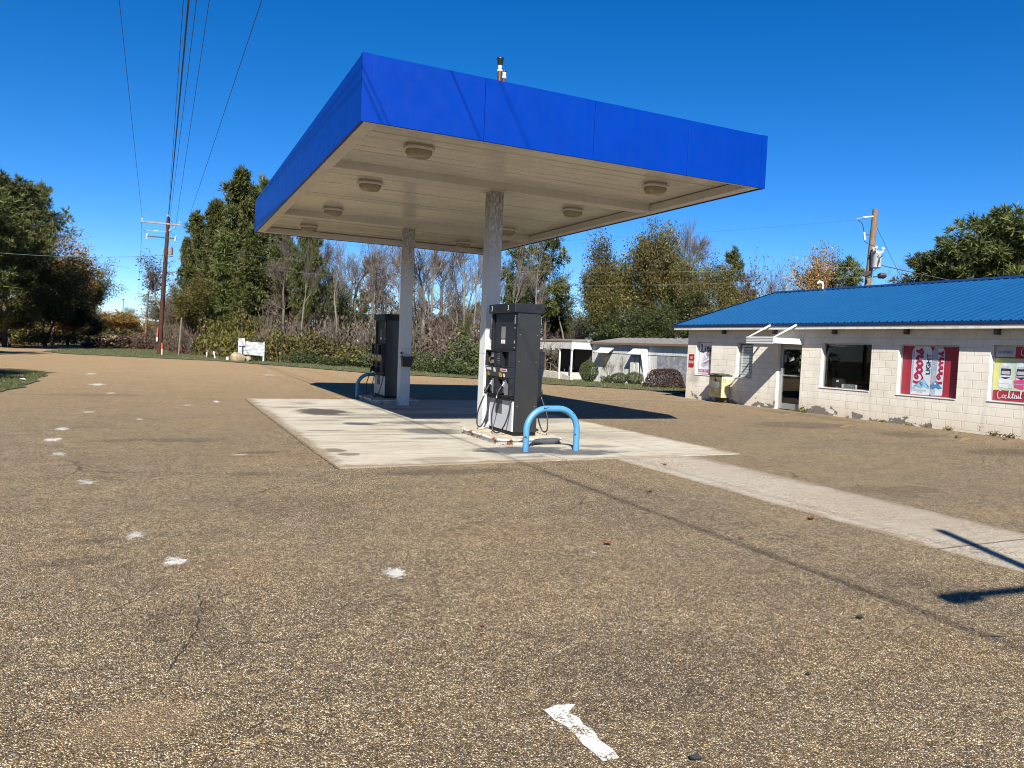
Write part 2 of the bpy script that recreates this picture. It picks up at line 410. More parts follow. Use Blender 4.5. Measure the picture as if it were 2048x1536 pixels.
def poly_sheet(name, pts, z, mat, step=1.5, label=None, kind='structure', wob=0.0, parent=None):
    bm = bmesh.new(); P = []
    r = random.Random(len(pts) + int(abs(pts[0][0]) * 10))
    if wob:                                              # break long straight edges into a ragged outline
        q = []
        for i, p in enumerate(pts):
            n = pts[(i + 1) % len(pts)]; L = math.dist(p, n); k = max(1, int(L / (wob * 5)))
            for j in range(k):
                t = j / k; nx_, ny_ = (n[1] - p[1]) / L, -(n[0] - p[0]) / L; a = r.uniform(-wob, wob)
                q.append((p[0] + (n[0] - p[0]) * t + nx_ * a, p[1] + (n[1] - p[1]) * t + ny_ * a))
        pts = q
    bm.faces.new([bm.verts.new((x, y, 0)) for x, y in pts])
    if step:
        x0, x1 = min(p[0] for p in pts), max(p[0] for p in pts); y0, y1 = min(p[1] for p in pts), max(p[1] for p in pts)
        for a0, a1, no in ((x0, x1, (1, 0, 0)), (y0, y1, (0, 1, 0))):
            k = a0 + step
            while k < a1:
                bmesh.ops.bisect_plane(bm, geom=bm.verts[:] + bm.edges[:] + bm.faces[:], plane_co=(k * no[0], k * no[1], 0), plane_no=no); k += step
    bmesh.ops.triangulate(bm, faces=bm.faces[:])
    for v in bm.verts: v.co.z = gz(v.co.x, v.co.y) + z
    bmesh.ops.recalc_face_normals(bm, faces=bm.faces[:])
    if sum(f.normal.z for f in bm.faces) < 0: bmesh.ops.reverse_faces(bm, faces=bm.faces[:])
    me = bpy.data.meshes.new(name); bm.to_mesh(me); bm.free(); me.materials.append(mat)
    o = bpy.data.objects.new(name, me); COL.objects.link(o)
    if parent: o.parent = parent
    if kind: o['kind'] = kind
    if label: o['label'] = label
    return o

def spaced(lo, hi, a, b, st):
    near = list(np.arange(a, b + .01, st)); out = []
    k = a; d = st * 2
    while k - d > lo: k -= d; out.append(k); d *= 1.7
    out = [lo] + out[::-1] + near; k = b; d = st * 2
    while k + d < hi: k += d; out.append(k); d *= 1.7
    return out + [hi]

grid_sheet('ground', spaced(-2500, 2500, -20, 70, 2), spaced(-1500, 4000, -16, 120, 2), -.045, M_FLOOR, 'brown leaf littered ground under the woods')
LOT = [(-30, -16), (17.9, -16), (17.9, 24), (20.1, 25.6), (19.1, 26.6), (17.8, 28.4), (15.9, 30.2), (15.1, 32.1), (13.6, 34.2), (10, 36.4), (9.2, 37.6), (7.1, 42.2), (5.4, 45.2),
       (3.2, 49.2), (-.5, 51.4), (-3.3, 53.5), (-4.8, 54.2), (-5.7, 55.4), (-7.06, 58.8), (-6.9, 66), (-6.3, 71), (-5.9, 82), (-5.6, 400), (-13.5, 400), (-13.4, 90), (-14, 60), (-17, 40), (-30, 30)]
poly_sheet('parking_lot', LOT, 0, M_PAVE, 2.0, 'worn tan aggregate paving of the forecourt and road', wob=.05)
bm_pts = [(2.06, 9.27), (8.68, 9.47), (8.68, 20.3), (2.02, 20.15)]
mb = MB(); mb.prism([(x, y, -.1) for x, y in bm_pts], (0, 0, .114)); mb.build('concrete_slab', M_SLAB, bevel=.006, kind='structure')['label'] = 'stained pale concrete slab under the fuel canopy'
mb = MB(); mb.prism([(x, y, -.1) for x, y in [(6.13, -6), (7.42, -6), (7.72, 9.42), (6.16, 9.37)]], (0, 0, .107)); mb.build('concrete_strip', M_STRIP, kind='structure')['label'] = 'pale concrete strip running from the slab towards the camera'
poly_sheet('concrete_path', [(8.7, 19.95), (12.0, 20.6), (14.8, 20.75), (17.7, 20.9), (17.7, 21.35), (14.6, 21.2), (12.0, 21.05), (8.7, 20.3)], .006, M_STRIP, 1.5, 'thin pale concrete strip between the slab and the store')

# turf
VERGE = [(-7.0, 58.9), (-5.6, 55.6), (-4.7, 54.35), (-3.3, 53.65), (-.5, 51.55), (3.2, 49.35), (5.5, 45.35), (7.2, 42.3), (9.3, 37.75), (10.1, 36.55), (13.7, 34.3), (15.2, 32.2), (16, 30.3), (17.9, 28.5), (19.2, 26.7), (20.2, 25.7),
         (30, 27), (31, 40), (30, 50), (20, 50), (14, 48), (9, 53), (6, 60), (3, 66), (1, 74), (-3.5, 76), (-5.6, 74.5), (-6.2, 70.8), (-6.8, 66)]
poly_sheet('grass_verge', VERGE, .02, M_TURF, 1.5, 'green grass verge between the forecourt and the woods', wob=.12)
PATCH = [(-3.5, 21.6), (-3.25, 23.4), (-3.3, 26.2), (-3.45, 29.4), (-3.7, 31.4), (-4.3, 32.0), (-5.6, 30.8), (-8, 30), (-12, 29), (-12, 20), (-6, 19.5)]
poly_sheet('grass_patch', PATCH, .02, M_TURF, 1.5, 'patch of short grass at the edge of the lot', wob=.12)
poly_sheet('grass_shoulder', [(-14.2, 92), (-14.6, 60), (-17.4, 40), (-60, 32), (-60, 140), (-14, 140)], .01, M_TURF, 4, 'grass shoulder under the trees across the road')

def in_poly(x, y, P):
    c = False; j = len(P) - 1
    for i in range(len(P)):
        if (P[i][1] > y) != (P[j][1] > y) and x < (P[j][0] - P[i][0]) * (y - P[i][1]) / (P[j][1] - P[i][1]) + P[i][0]: c = not c
        j = i
    return c
def blades(P, n, h, w, seed, keep=None):
    r = random.Random(seed); V = []; F = []
    xs = [p[0] for p in P]; ys = [p[1] for p in P]; k = 0
    while k < n:
        x = r.uniform(min(xs), max(xs)); y = r.uniform(min(ys), max(ys))
        if not in_poly(x, y, P) or (keep and not keep(x, y)): continue
        a = r.uniform(0, 6.28); hh = h * r.uniform(.4, 1.2); z = gz(x, y) + .015; dx, dy = math.cos(a) * w, math.sin(a) * w
        lx, ly = r.uniform(-.5, .5) * hh, r.uniform(-.5, .5) * hh
        b = len(V); V += [(x - dx, y - dy, z), (x + dx, y + dy, z), (x + lx, y + ly, z + hh)]; F.append((b, b + 1, b + 2)); k += 1
    return V, F
V1, F1 = blades(PATCH, 16000, .06, .012, 1, lambda x, y: x > -7)
o = mesh_np('grass', V1, [np.array(F1)], M_BLADE); tag(o, 'short tufts of grass on the patch at the lot edge', 'grass', kind='stuff')
V1, F1 = blades(VERGE, 26000, .065, .022, 2)
o = mesh_np('verge_grass', V1, [np.array(F1)], M_BLADE); tag(o, 'short grass growing along the verge before the woods', 'grass', kind='stuff')

# painted marks, laid on the paving
def mark(name, label, pts, mat, z=.0045, wob=.03):
    o = poly_sheet(name, pts, z, mat, 0, label, wob=wob); return o
mark('paint_line', 'white angled paint stroke close to the camera', [(1.566, 2.85), (1.64, 2.875), (1.725, 2.85), (1.672, 2.79), (1.672, 2.61), (1.668, 2.39), (1.588, 2.395), (1.582, 2.6), (1.578, 2.755)], M_WHITE, wob=.012)
def smudge(cx, cy, rx, ry, mat, seed):
    r = random.Random(seed); n = 26; rings = 4; V = [(cx, cy, .0045 + gz(cx, cy))]; wear = [0.0]; F3 = []; F4 = []
    out = [r.uniform(.75, 1.25) for _ in range(n)]
    for k in range(1, rings + 1):
        for i in range(n):
            q = k / rings * out[i]; V.append((cx + rx * 1.25 * math.cos(2 * math.pi * i / n) * q, cy + ry * 1.25 * math.sin(2 * math.pi * i / n) * q, .0045 + gz(cx, cy))); wear.append(k / rings)
    for i in range(n): F3.append((0, 1 + i, 1 + (i + 1) % n))
    for k in range(rings - 1):
        for i in range(n): a0 = 1 + k * n; F4.append((a0 + i, a0 + n + i, a0 + n + (i + 1) % n, a0 + (i + 1) % n))
    o = mesh_np('paint_mark', V, [np.array(F3), np.array(F4)], mat); tag(o, 'faded white paint mark on the paving', kind='structure')
    at = o.data.attributes.new('wear', 'FLOAT', 'POINT'); at.data.foreach_set('value', np.array(wear, np.float32))
for i, (x, y, a, b, mt) in enumerate([(-.67, 8.92, .10, .14, M_WHITE2), (-.14, 6.5, .085, .11, M_WHITE2), (.123, 5.68, .075, .10, M_WHITE), (1.51, 4.97, .075, .11, M_WHITE), (-1.13, 10.98, .09, .17, M_WHITE2), (-1.36, 12.43, .11, .2, M_WHITE),
        (-1.37, 13.78, .09, .2, M_WHITE), (-1.2, 16.6, .12, .2, M_WHITE2), (1.26, 19.2, .08, .3, M_WHITE), (-1.62, 25.0, .2, .5, M_WHITE), (-1.1, 21.6, .12, .3, M_WHITE2), (.6, 18.2, .1, .2, M_WHITE2), (-.3, 15.2, .08, .16, M_WHITE2), (1.0, 10.6, .12, .06, M_WHITE2), (-2.2, 31, .2, .7, M_WHITE2), (3.15, 5.0, .03, .03, M_WHITE2), (6.6, 5.9, .05, .03, M_WHITE2), (4.2, 33, .25, .8, M_WHITE2)]):
    smudge(x, y, a, b, mt, i)
for iq, (a, b, w) in enumerate([((16.45, 10.75), (15.5, 10.3), .05), ((15.4, 10.2), (11.2, 8.15), .05), ((15.9, 13.42), (15.0, 12.95), .045), ((17.0, 16.4), (16.2, 16.0), .045), ((16.75, 10.35), (16.2, 8.9), .05)]):
    dx, dy = b[0] - a[0], b[1] - a[1]; L = math.hypot(dx, dy); nx, ny = -dy / L * w, dx / L * w
    mark('parking_line', 'worn yellow parking line', [(a[0] + nx, a[1] + ny), (b[0] + nx, b[1] + ny), (b[0] - nx, b[1] - ny), (a[0] - nx, a[1] - ny)], M_YELLOW2 if iq in (1, 4) else M_YELLOW, wob=.015)
M_TAR = plain('crack_dark', (.028, .022, .018), .95)
def crack(pts, w, seed):
    r = random.Random(seed); P = []
    for i in range(len(pts) - 1):
        a, b = pts[i], pts[i + 1]; k = max(2, int(math.dist(a, b) / .035))
        P += [(a[0] + (b[0] - a[0]) * j / k + r.uniform(-.012, .012), a[1] + (b[1] - a[1]) * j / k + r.uniform(-.012, .012)) for j in range(k)]
    P.append(pts[-1]); V = []; F = []
    for i, p in enumerate(P):
        ww = w * .62 * r.choice((.15, .3, .6, .9, 1.1)) * (1 if 0 < i < len(P) - 1 else .1)
        q = P[min(i + 1, len(P) - 1)]; o_ = P[max(i - 1, 0)]; d = Vector((q[0] - o_[0], q[1] - o_[1])); d.normalize()
        V += [(p[0] - d.y * ww, p[1] + d.x * ww, .003), (p[0] + d.y * ww, p[1] - d.x * ww, .003)]
    for i in range(len(P) - 1): F.append((2 * i, 2 * i + 1, 2 * i + 3, 2 * i + 2))
    o = mesh_np('pavement_crack', V, [np.array(F)], M_TAR); tag(o, 'thin dark crack in the paving', kind='structure')
crack([(.241, 4.95), (.25, 4.6), (.216, 4.35), (.12, 4.0), (.06, 3.8)], .009, 1)
crack([(-.285, 4.67), (-.05, 4.98), (.03, 5.2)], .006, 2)
crack([(.21, 4.7), (.4, 4.85), (.3, 5.0)], .006, 3)
crack([(.05, 3.75), (.2, 3.55), (.3, 3.45)], .006, 4)
crack([(.35, 2.75), (.2, 2.9), (.3, 3.1), (.5, 3.2)], .005, 5)
crack([(1.35, 4.65), (1.36, 4.3)], .005, 6)
crack([(2.03, 9.2), (2.0, 11.5), (1.99, 15), (1.98, 18), (2.0, 20.2)], .02, 7)

def wp(mb, name, mats, parent, bevel=0, seg=2):
    """a part modelled in world coordinates under an unrotated Empty or under another part"""
    o = mb.build(name, mats, parent, bevel, seg)
    if parent is not None and parent.type == 'EMPTY': o.location = -parent.location
    return o

# ------------------------------------------------------------------ fuel canopy
def paint(name, col, rough, dirt=None, amt=.3, spec=.5, wave=.0, coat=0):
    m = NT(name); co = m.coord()
    c = m.mix(1.0, tuple(col), m.ramp(m.noise(co, 1.3, 5), [(.3, (.90, .90, .92)), (.7, (1.04, 1.04, 1.03))]), 'MULTIPLY')
    if dirt:
        st = m.noise(m.mapping(co, (6, 6, .6)), 2.0, 6, .65)
        c = m.mix(m.mr(st, .5, .75, 0, amt), c, dirt)
    m.set(base_color=c, roughness=m.mr(m.noise(co, 5, 5), .25, .75, rough - .06, rough + .08))
    m.bsdf.inputs['Specular IOR Level'].default_value = spec
    if wave: m.bump(m.noise(m.mapping(co, (.5, 1, .5)), 1.4, 2), wave, .02)
    return m.mat
M_FASCIA = paint('blue_fascia_paint', (.0, .036, .315), .38, (.003, .045, .25), .3, .12, .10)
M_SEAM = plain('fascia_gap', (.01, .03, .16), .6)
M_SOFFIT = paint('soffit_paint', (.74, .71, .64), .20, (.50, .45, .37), .3, .55, .25)
M_TRIM = paint('canopy_trim_paint', (.72, .69, .62), .38, (.45, .40, .32), .35, .4)
M_DARK = plain('dark_gap', (.012, .012, .014), .8)
m = NT('column_paint'); co = m.coord(); sx, sy, sz = m.sep(co)
n = m.noise(m.mapping(co, (9, 9, 4)), 3, 8, .75)
dirtf = m.math('MULTIPLY', m.mr(sz, 2.4, 4.3, 0, 1, True), m.mr(n, .38, .6, .15, .95))
c = m.mix(dirtf, (.66, .66, .66), (.17, .125, .075))
c = m.mix(m.mr(m.noise(m.mapping(co, (14, 14, 1.2)), 2.5, 7, .7), .53, .72, 0, .5), c, (.36, .34, .31))
c = m.mix(m.math('MULTIPLY', m.mr(sz, .5, 0, 0, 1), m.mr(n, .5, .62, 0, .6)), c, (.22, .18, .13))
m.set(base_color=c, roughness=.5); M_COL = m.mat
M_LENS = paint('milky_lamp_lens', (.34, .30, .20), .25, (.16, .13, .07), .6, .5)

NX, NY, CW, CD, HS, HT = 2.323, 9.848, 6.904, 12.068, 4.461, 5.336
cx0, cx1, cy0, cy1 = NX, NX + CW, NY, NY + CD
can = thing('fuel_canopy', 'big flat fuel canopy with bright blue fascia on two pale columns', 'canopy', ((cx0 + cx1) / 2, (cy0 + cy1) / 2, 0))
def fascia(ax, fixed, lo, hi, seams, out):
    mb = MB(); e = [lo] + seams + [hi]; T = .028
    for i in range(len(e) - 1):
        a, b = e[i] + (.0035 if i else 0), e[i + 1] - (.0035 if i < len(e) - 2 else 0)
        o2 = fixed - out * T
        if ax == 'x': mb.box((a, fixed, HS), (b, o2, HT))
        else: mb.box((fixed, a, HS), (o2, b, HT))
    o3, o4 = fixed - out * (T + .004), fixed - out * (T + .03)
    if ax == 'x': mb.box((lo + .07, o3, HS + .012), (hi - .07, o4, HT - .012), 1)
    else: mb.box((o3, lo + .07, HS + .012), (o4, hi - .07, HT - .012), 1)
    return wp(mb, 'fascia', [M_FASCIA, M_SEAM], can, .003, 1)
fascia('x', cy0, cx0 + .03, cx1 - .03, [4.058, 5.841, 7.587], -1)
fascia('x', cy1, cx0 + .03, cx1 - .03, [4.058, 5.841, 7.587], 1)
fascia('y', cx0, cy0 + .03, cy1 - .03, [11.7, 13.45, 15.2, 16.95, 18.7, 20.45], -1)
fascia('y', cx1, cy0 + .03, cy1 - .03, [11.7, 13.45, 15.2, 16.95, 18.7, 20.45], 1)
for px, ox in ((cx0, 1), (cx1, -1)):
    for py, oy in ((cy0, 1), (cy1, -1)):
        mb = MB(); t = .0035
        mb.prism([(px - ox * t, py - oy * t, HS - .002), (px + ox * .115, py - oy * t, HS - .002), (px + ox * .115, py - oy * (t - .003), HS - .002), (px - ox * (t - .003), py - oy * (t - .003), HS - .002), (px - ox * (t - .003), py + oy * .115, HS - .002), (px - ox * t, py + oy * .115, HS - .002)], (0, 0, HT - HS + .006))
        wp(mb, 'corner_trim', M_FASCIA, can)
# soffit deck: pans running across, each a little uneven
mb = MB(); r = random.Random(5); y = cy0 + .05; zd = HS + .165
while y < cy1 - .06:
    y2 = min(y + .305, cy1 - .05); a, b = r.uniform(-.0025, .0025), r.uniform(-.0025, .0025)
    n = 6; xs = [cx0 + .04 + (CW - .08) * i / n for i in range(n + 1)]; z0 = [zd + a + r.uniform(-.0012, .0012) for _ in xs]; z1 = [zd + b + r.uniform(-.0012, .0012) for _ in xs]
    for i in range(n):
        mb.quad((xs[i], y + .012, z0[i]), (xs[i], y2 - .012, z1[i]), (xs[i + 1], y2 - .012, z1[i + 1]), (xs[i + 1], y + .012, z0[i + 1]))
    mb.quad((xs[0], y2 - .012, zd), (xs[0], y2, zd + .004), (xs[-1], y2, zd + .004), (xs[-1], y2 - .012, zd))
    mb.quad((xs[0], y2, zd + .004), (xs[0], y2 + .012, zd), (xs[-1], y2 + .012, zd), (xs[-1], y2, zd + .004))
    y = y2
wp(mb, 'soffit', M_SOFFIT, can)
mb = MB(); g = .045; w = .20; z0, z1 = HS + .012, HS + .15
mb.box((cx0 + g, cy0 + g, z0), (cx1 - g, cy0 + g + .07, z1)); mb.box((cx0 + g, cy1 - g - w, z0), (cx1 - g, cy1 - g, z1))
for a, b in ((cx0 + g, cx0 + g + w), (cx1 - g - w, cx1 - g)):
    ys = [cy0 + g + .073, 11.4, 13.1, 15.1, 17.0, 18.7, 20.3, cy1 - g - w - .003]
    for i in range(len(ys) - 1): mb.box((a, ys[i], z0), (b, ys[i + 1] - .004, z1))
wp(mb, 'edge_trim', M_TRIM, can, .004, 1)
for yb in (12.95, 18.45):
    mb = MB(); mb.box((cx0 + g + w + .003, yb - .15, HS + .02), (cx1 - g - w - .003, yb + .15, HS + .18)); wp(mb, 'beam', M_TRIM, can, .005, 1)
mb = MB(); mb.box((cx0 + .065, cy0 + .065, 4.85), (cx1 - .065, cy1 - .065, 4.92)); wp(mb, 'roof_deck', M_TRIM, can)
for xc, yc in ((5.60, 12.95), (5.655, 18.45)):
    mb = MB(); h_ = .13
    mb.box((xc - h_, yc - h_, 0), (xc + h_, yc + h_, 1.46)); mb.box((xc - h_ + .004, yc - h_ + .004, 1.46), (xc + h_ - .004, yc + h_ - .004, 1.468)); mb.box((xc - h_, yc - h_, 1.468), (xc + h_, yc + h_, 4.488))
    wp(mb, 'column', M_COL, can, .008, 2)
    mb = MB(); mb.box((xc - .17, yc - .17, 4.468), (xc + .17, yc + .17, 4.479)); wp(mb, 'cap_plate', M_TRIM, can, .003, 1)
def oval(a, b, z, n=28, e=3.2):
    return [(a * math.copysign(abs(math.cos(t)) ** (2 / e), math.cos(t)), b * math.copysign(abs(math.sin(t)) ** (2 / e), math.sin(t)), z) for t in [2 * math.pi * (i + .5) / n for i in range(n)]]
def loft(mb, rings, m=0, sm=True, caps=True):
    n = len(rings[0]); vs = [p for r_ in rings for p in r_]; fs = []
    for i in range(len(rings) - 1):
        for k in range(n): fs.append((i * n + k, i * n + (k + 1) % n, (i + 1) * n + (k + 1) % n, (i + 1) * n + k))
    mb.add(vs, fs, m, sm)
    if caps: mb.add(rings[0], [tuple(range(n - 1, -1, -1))], m); mb.add(rings[-1], [tuple(range(n))], m)
lamp0 = None
for yl in (11.2, 14.15, 17.5, 20.55):
    for xl in (3.55, 7.95):
        if lamp0 is None:
            mb = MB(); loft(mb, [oval(.215, .165, -.02), oval(.235, .185, -.018), oval(.235, .185, .02), oval(.20, .15, .03), oval(.20, .15, .07)])
            mb.box((-.06, -.19, -.012), (-.045, -.184, .016)); mb.box((.05, -.19, -.012), (.065, -.184, .016))
            lamp0 = mb.build('canopy_light', M_TRIM, can)
            mb = MB(); loft(mb, [oval(.20, .15, -.021), oval(.195, .145, -.07), oval(.165, .12, -.115), oval(.10, .07, -.135), oval(.02, .014, -.138)][::-1])
            mb.build('lens', M_LENS, lamp0); o = lamp0
        else: o = copy_tree(lamp0, can)
        o.location = Vector((xl, yl, zd - .06)) - can.location

# vent pipes standing through the canopy beside the near column
M_PIPE = plain('rusty_brown_pipe', (.085, .042, .026), .55, .2, .35, 14)
M_WPVC = plain('white_pipe', (.74, .73, .70), .45)
M_BLACKP = plain('black_plastic', (.012, .012, .014), .45)
def vent(x, y, r_, top, label):
    t = thing('vent_pipe', label, 'pipe', (x, y, 4.92), group='vent pipes above the canopy'); h = top - 4.92
    mb = MB(); mb.tube([(0, 0, 0), (0, 0, h)], r_, 14); mb.build('pipe', M_PIPE, t)
    return t, h
t, h_ = vent(5.46, 12.62, .045, 6.54, 'taller brown vent pipe with black cup cap above the blue canopy')
mb = MB(); mb.lathe([(.034, h_), (.05, h_ + .005), (.05, h_ + .03), (.03, h_ + .04), (.03, h_ + .055), (.036, h_ + .06), (.036, h_ + .10), (.028, h_ + .11)]); mb.build('collar', M_WPVC, t)
mb = MB(); mb.lathe([(.03, h_ + .11), (.05, h_ + .13), (.054, h_ + .20), (.066, h_ + .215), (.066, h_ + .245), (.05, h_ + .25)]); mb.build('cap', M_BLACKP, t)
t, h_ = vent(5.555, 12.64, .03, 6.44, 'shorter brown vent pipe with white rings above the blue canopy')
mb = MB(); mb.lathe([(.03, h_), (.042, h_ + .004), (.042, h_ + .04), (.03, h_ + .048), (.032, h_ + .055), (.036, h_ + .06), (.036, h_ + .11), (.02, h_ + .12)]); mb.build('collar', M_WPVC, t)
mb = MB(); mb.lathe([(.034, h_ + .112), (.042, h_ + .118), (.042, h_ + .14), (.02, h_ + .145)]); mb.build('cap', M_BLACKP, t)

# ------------------------------------------------------------------ pump islands
m = NT('rusting_island_rim'); co = m.coord(); sz = m.sep(co)[2]
n = m.noise(m.mapping(co, (3, 3, 6)), 1.7, 8, .68); n2 = m.noise(co, 26, 5, .7)
rust = m.ramp(n2, [(.3, (.10, .03, .012)), (.55, (.22, .075, .025)), (.75, (.30, .15, .06))])
c = m.mix(m.mr(m.math('ADD', n, m.math('MULTIPLY', m.math('SUBTRACT', n2, .5), .25)),   .505, .555), m.mix(m.mr(n2, .5, .75, 0, .5), (.66, .645, .61), (.42, .40, .36)), rust)
m.set(base_color=c, roughness=.7); m.bump(n2, .4, .004); M_RIM = m.mat
M_ITOP = plain('island_concrete', (.56, .49, .36), .85, 0, .2, 4, .4, 50, .3, (.30, .25, .18), .6, 5)
def rrect(a, b, r_, z, n=6):
    pts = []
    for cx, cy, a0 in ((a - r_, b - r_, 0), (-a + r_, b - r_, 90), (-a + r_, -b + r_, 180), (a - r_, -b + r_, 270)):
        for i in range(n + 1):
            t = R(a0 + 90 * i / n); pts.append((cx + r_ * math.cos(t), cy + r_ * math.sin(t), z))
    return pts
def island(loc, hx, hy, label):
    t = thing('pump_island', label, 'pump island', loc, group='pump islands under the canopy')
    mb = MB(); q = .16
    loft(mb, [rrect(hx - .02, hy - .02, q, -.05), rrect(hx - .02, hy - .02, q, .060), rrect(hx, hy, q, .066), rrect(hx + .006, hy + .006, q, .082), rrect(hx, hy, q, .098), rrect(hx - .035, hy - .035, q, .102), rrect(hx - .04, hy - .04, q, .09)], 0, True, False)
    mb.build('steel_rim', M_RIM, t)
    mb = MB(); loft(mb, [rrect(hx - .038, hy - .038, q, .0), rrect(hx - .038, hy - .038, q, .1)], 0, False); mb.build('top_slab', M_ITOP, t)
    return t
island((5.575, 11.80, .014), .62, .86, 'near pump island with rusty white rim')
island((5.60, 19.62, .014), .62, .90, 'far pump island in the canopy shadow')

# ------------------------------------------------------------------ fuel dispensers
m = NT('brushed_steel'); co = m.coord()
n = m.noise(m.mapping(co, (60, 60, .8)), 3, 3); n2 = m.noise(co, 3, 5, .6)
m.set(base_color=m.mix(n2, (.075, .075, .073), (.125, .12, .11)), metallic=.85, roughness=m.mr(n, .3, .7, .30, .44)); M_STEEL = m.mat
M_NAVY = plain('dark_slate_plastic', (.012, .014, .020), .45, 0, .12, 5, 0, 60, .3, (.07, .065, .06), .3, 4)
M_CABBL = plain('cabinet_black', (.007, .0075, .009), .5, spec=.3)
M_PANELDK = plain('display_panel', (.022, .024, .029), .35, 0, .1, spec=.35)
M_DOOR = plain('pale_grey_panel', (.50, .51, .55), .45, 0, .08, 3, 0, 60, .4, (.34, .32, .28), .3, 5)
M_WHITEP = plain('white_panel', (.72, .72, .72), .45, 0, .06)
M_STICK = plain('grey_sticker', (.10, .10, .115), .6)
M_PAPER = plain('paper_notice', (.72, .72, .68), .8)
M_PAPERG = plain('grey_notice', (.20, .20, .19), .8)
M_YEL = plain('yellow_decal', (.70, .52, .02), .5)
M_RED = plain('red_decal', (.45, .03, .02), .5)
M_HOSE = plain('rubber_hose', (.014, .014, .014), .5)
M_SILV = plain('bare_metal', (.55, .55, .54), .35, .8)
M_DIGIT = plain('white_digit', (.78, .78, .76), .5)
M_NAVYP = plain('navy_overlay', (.010, .014, .026), .4)

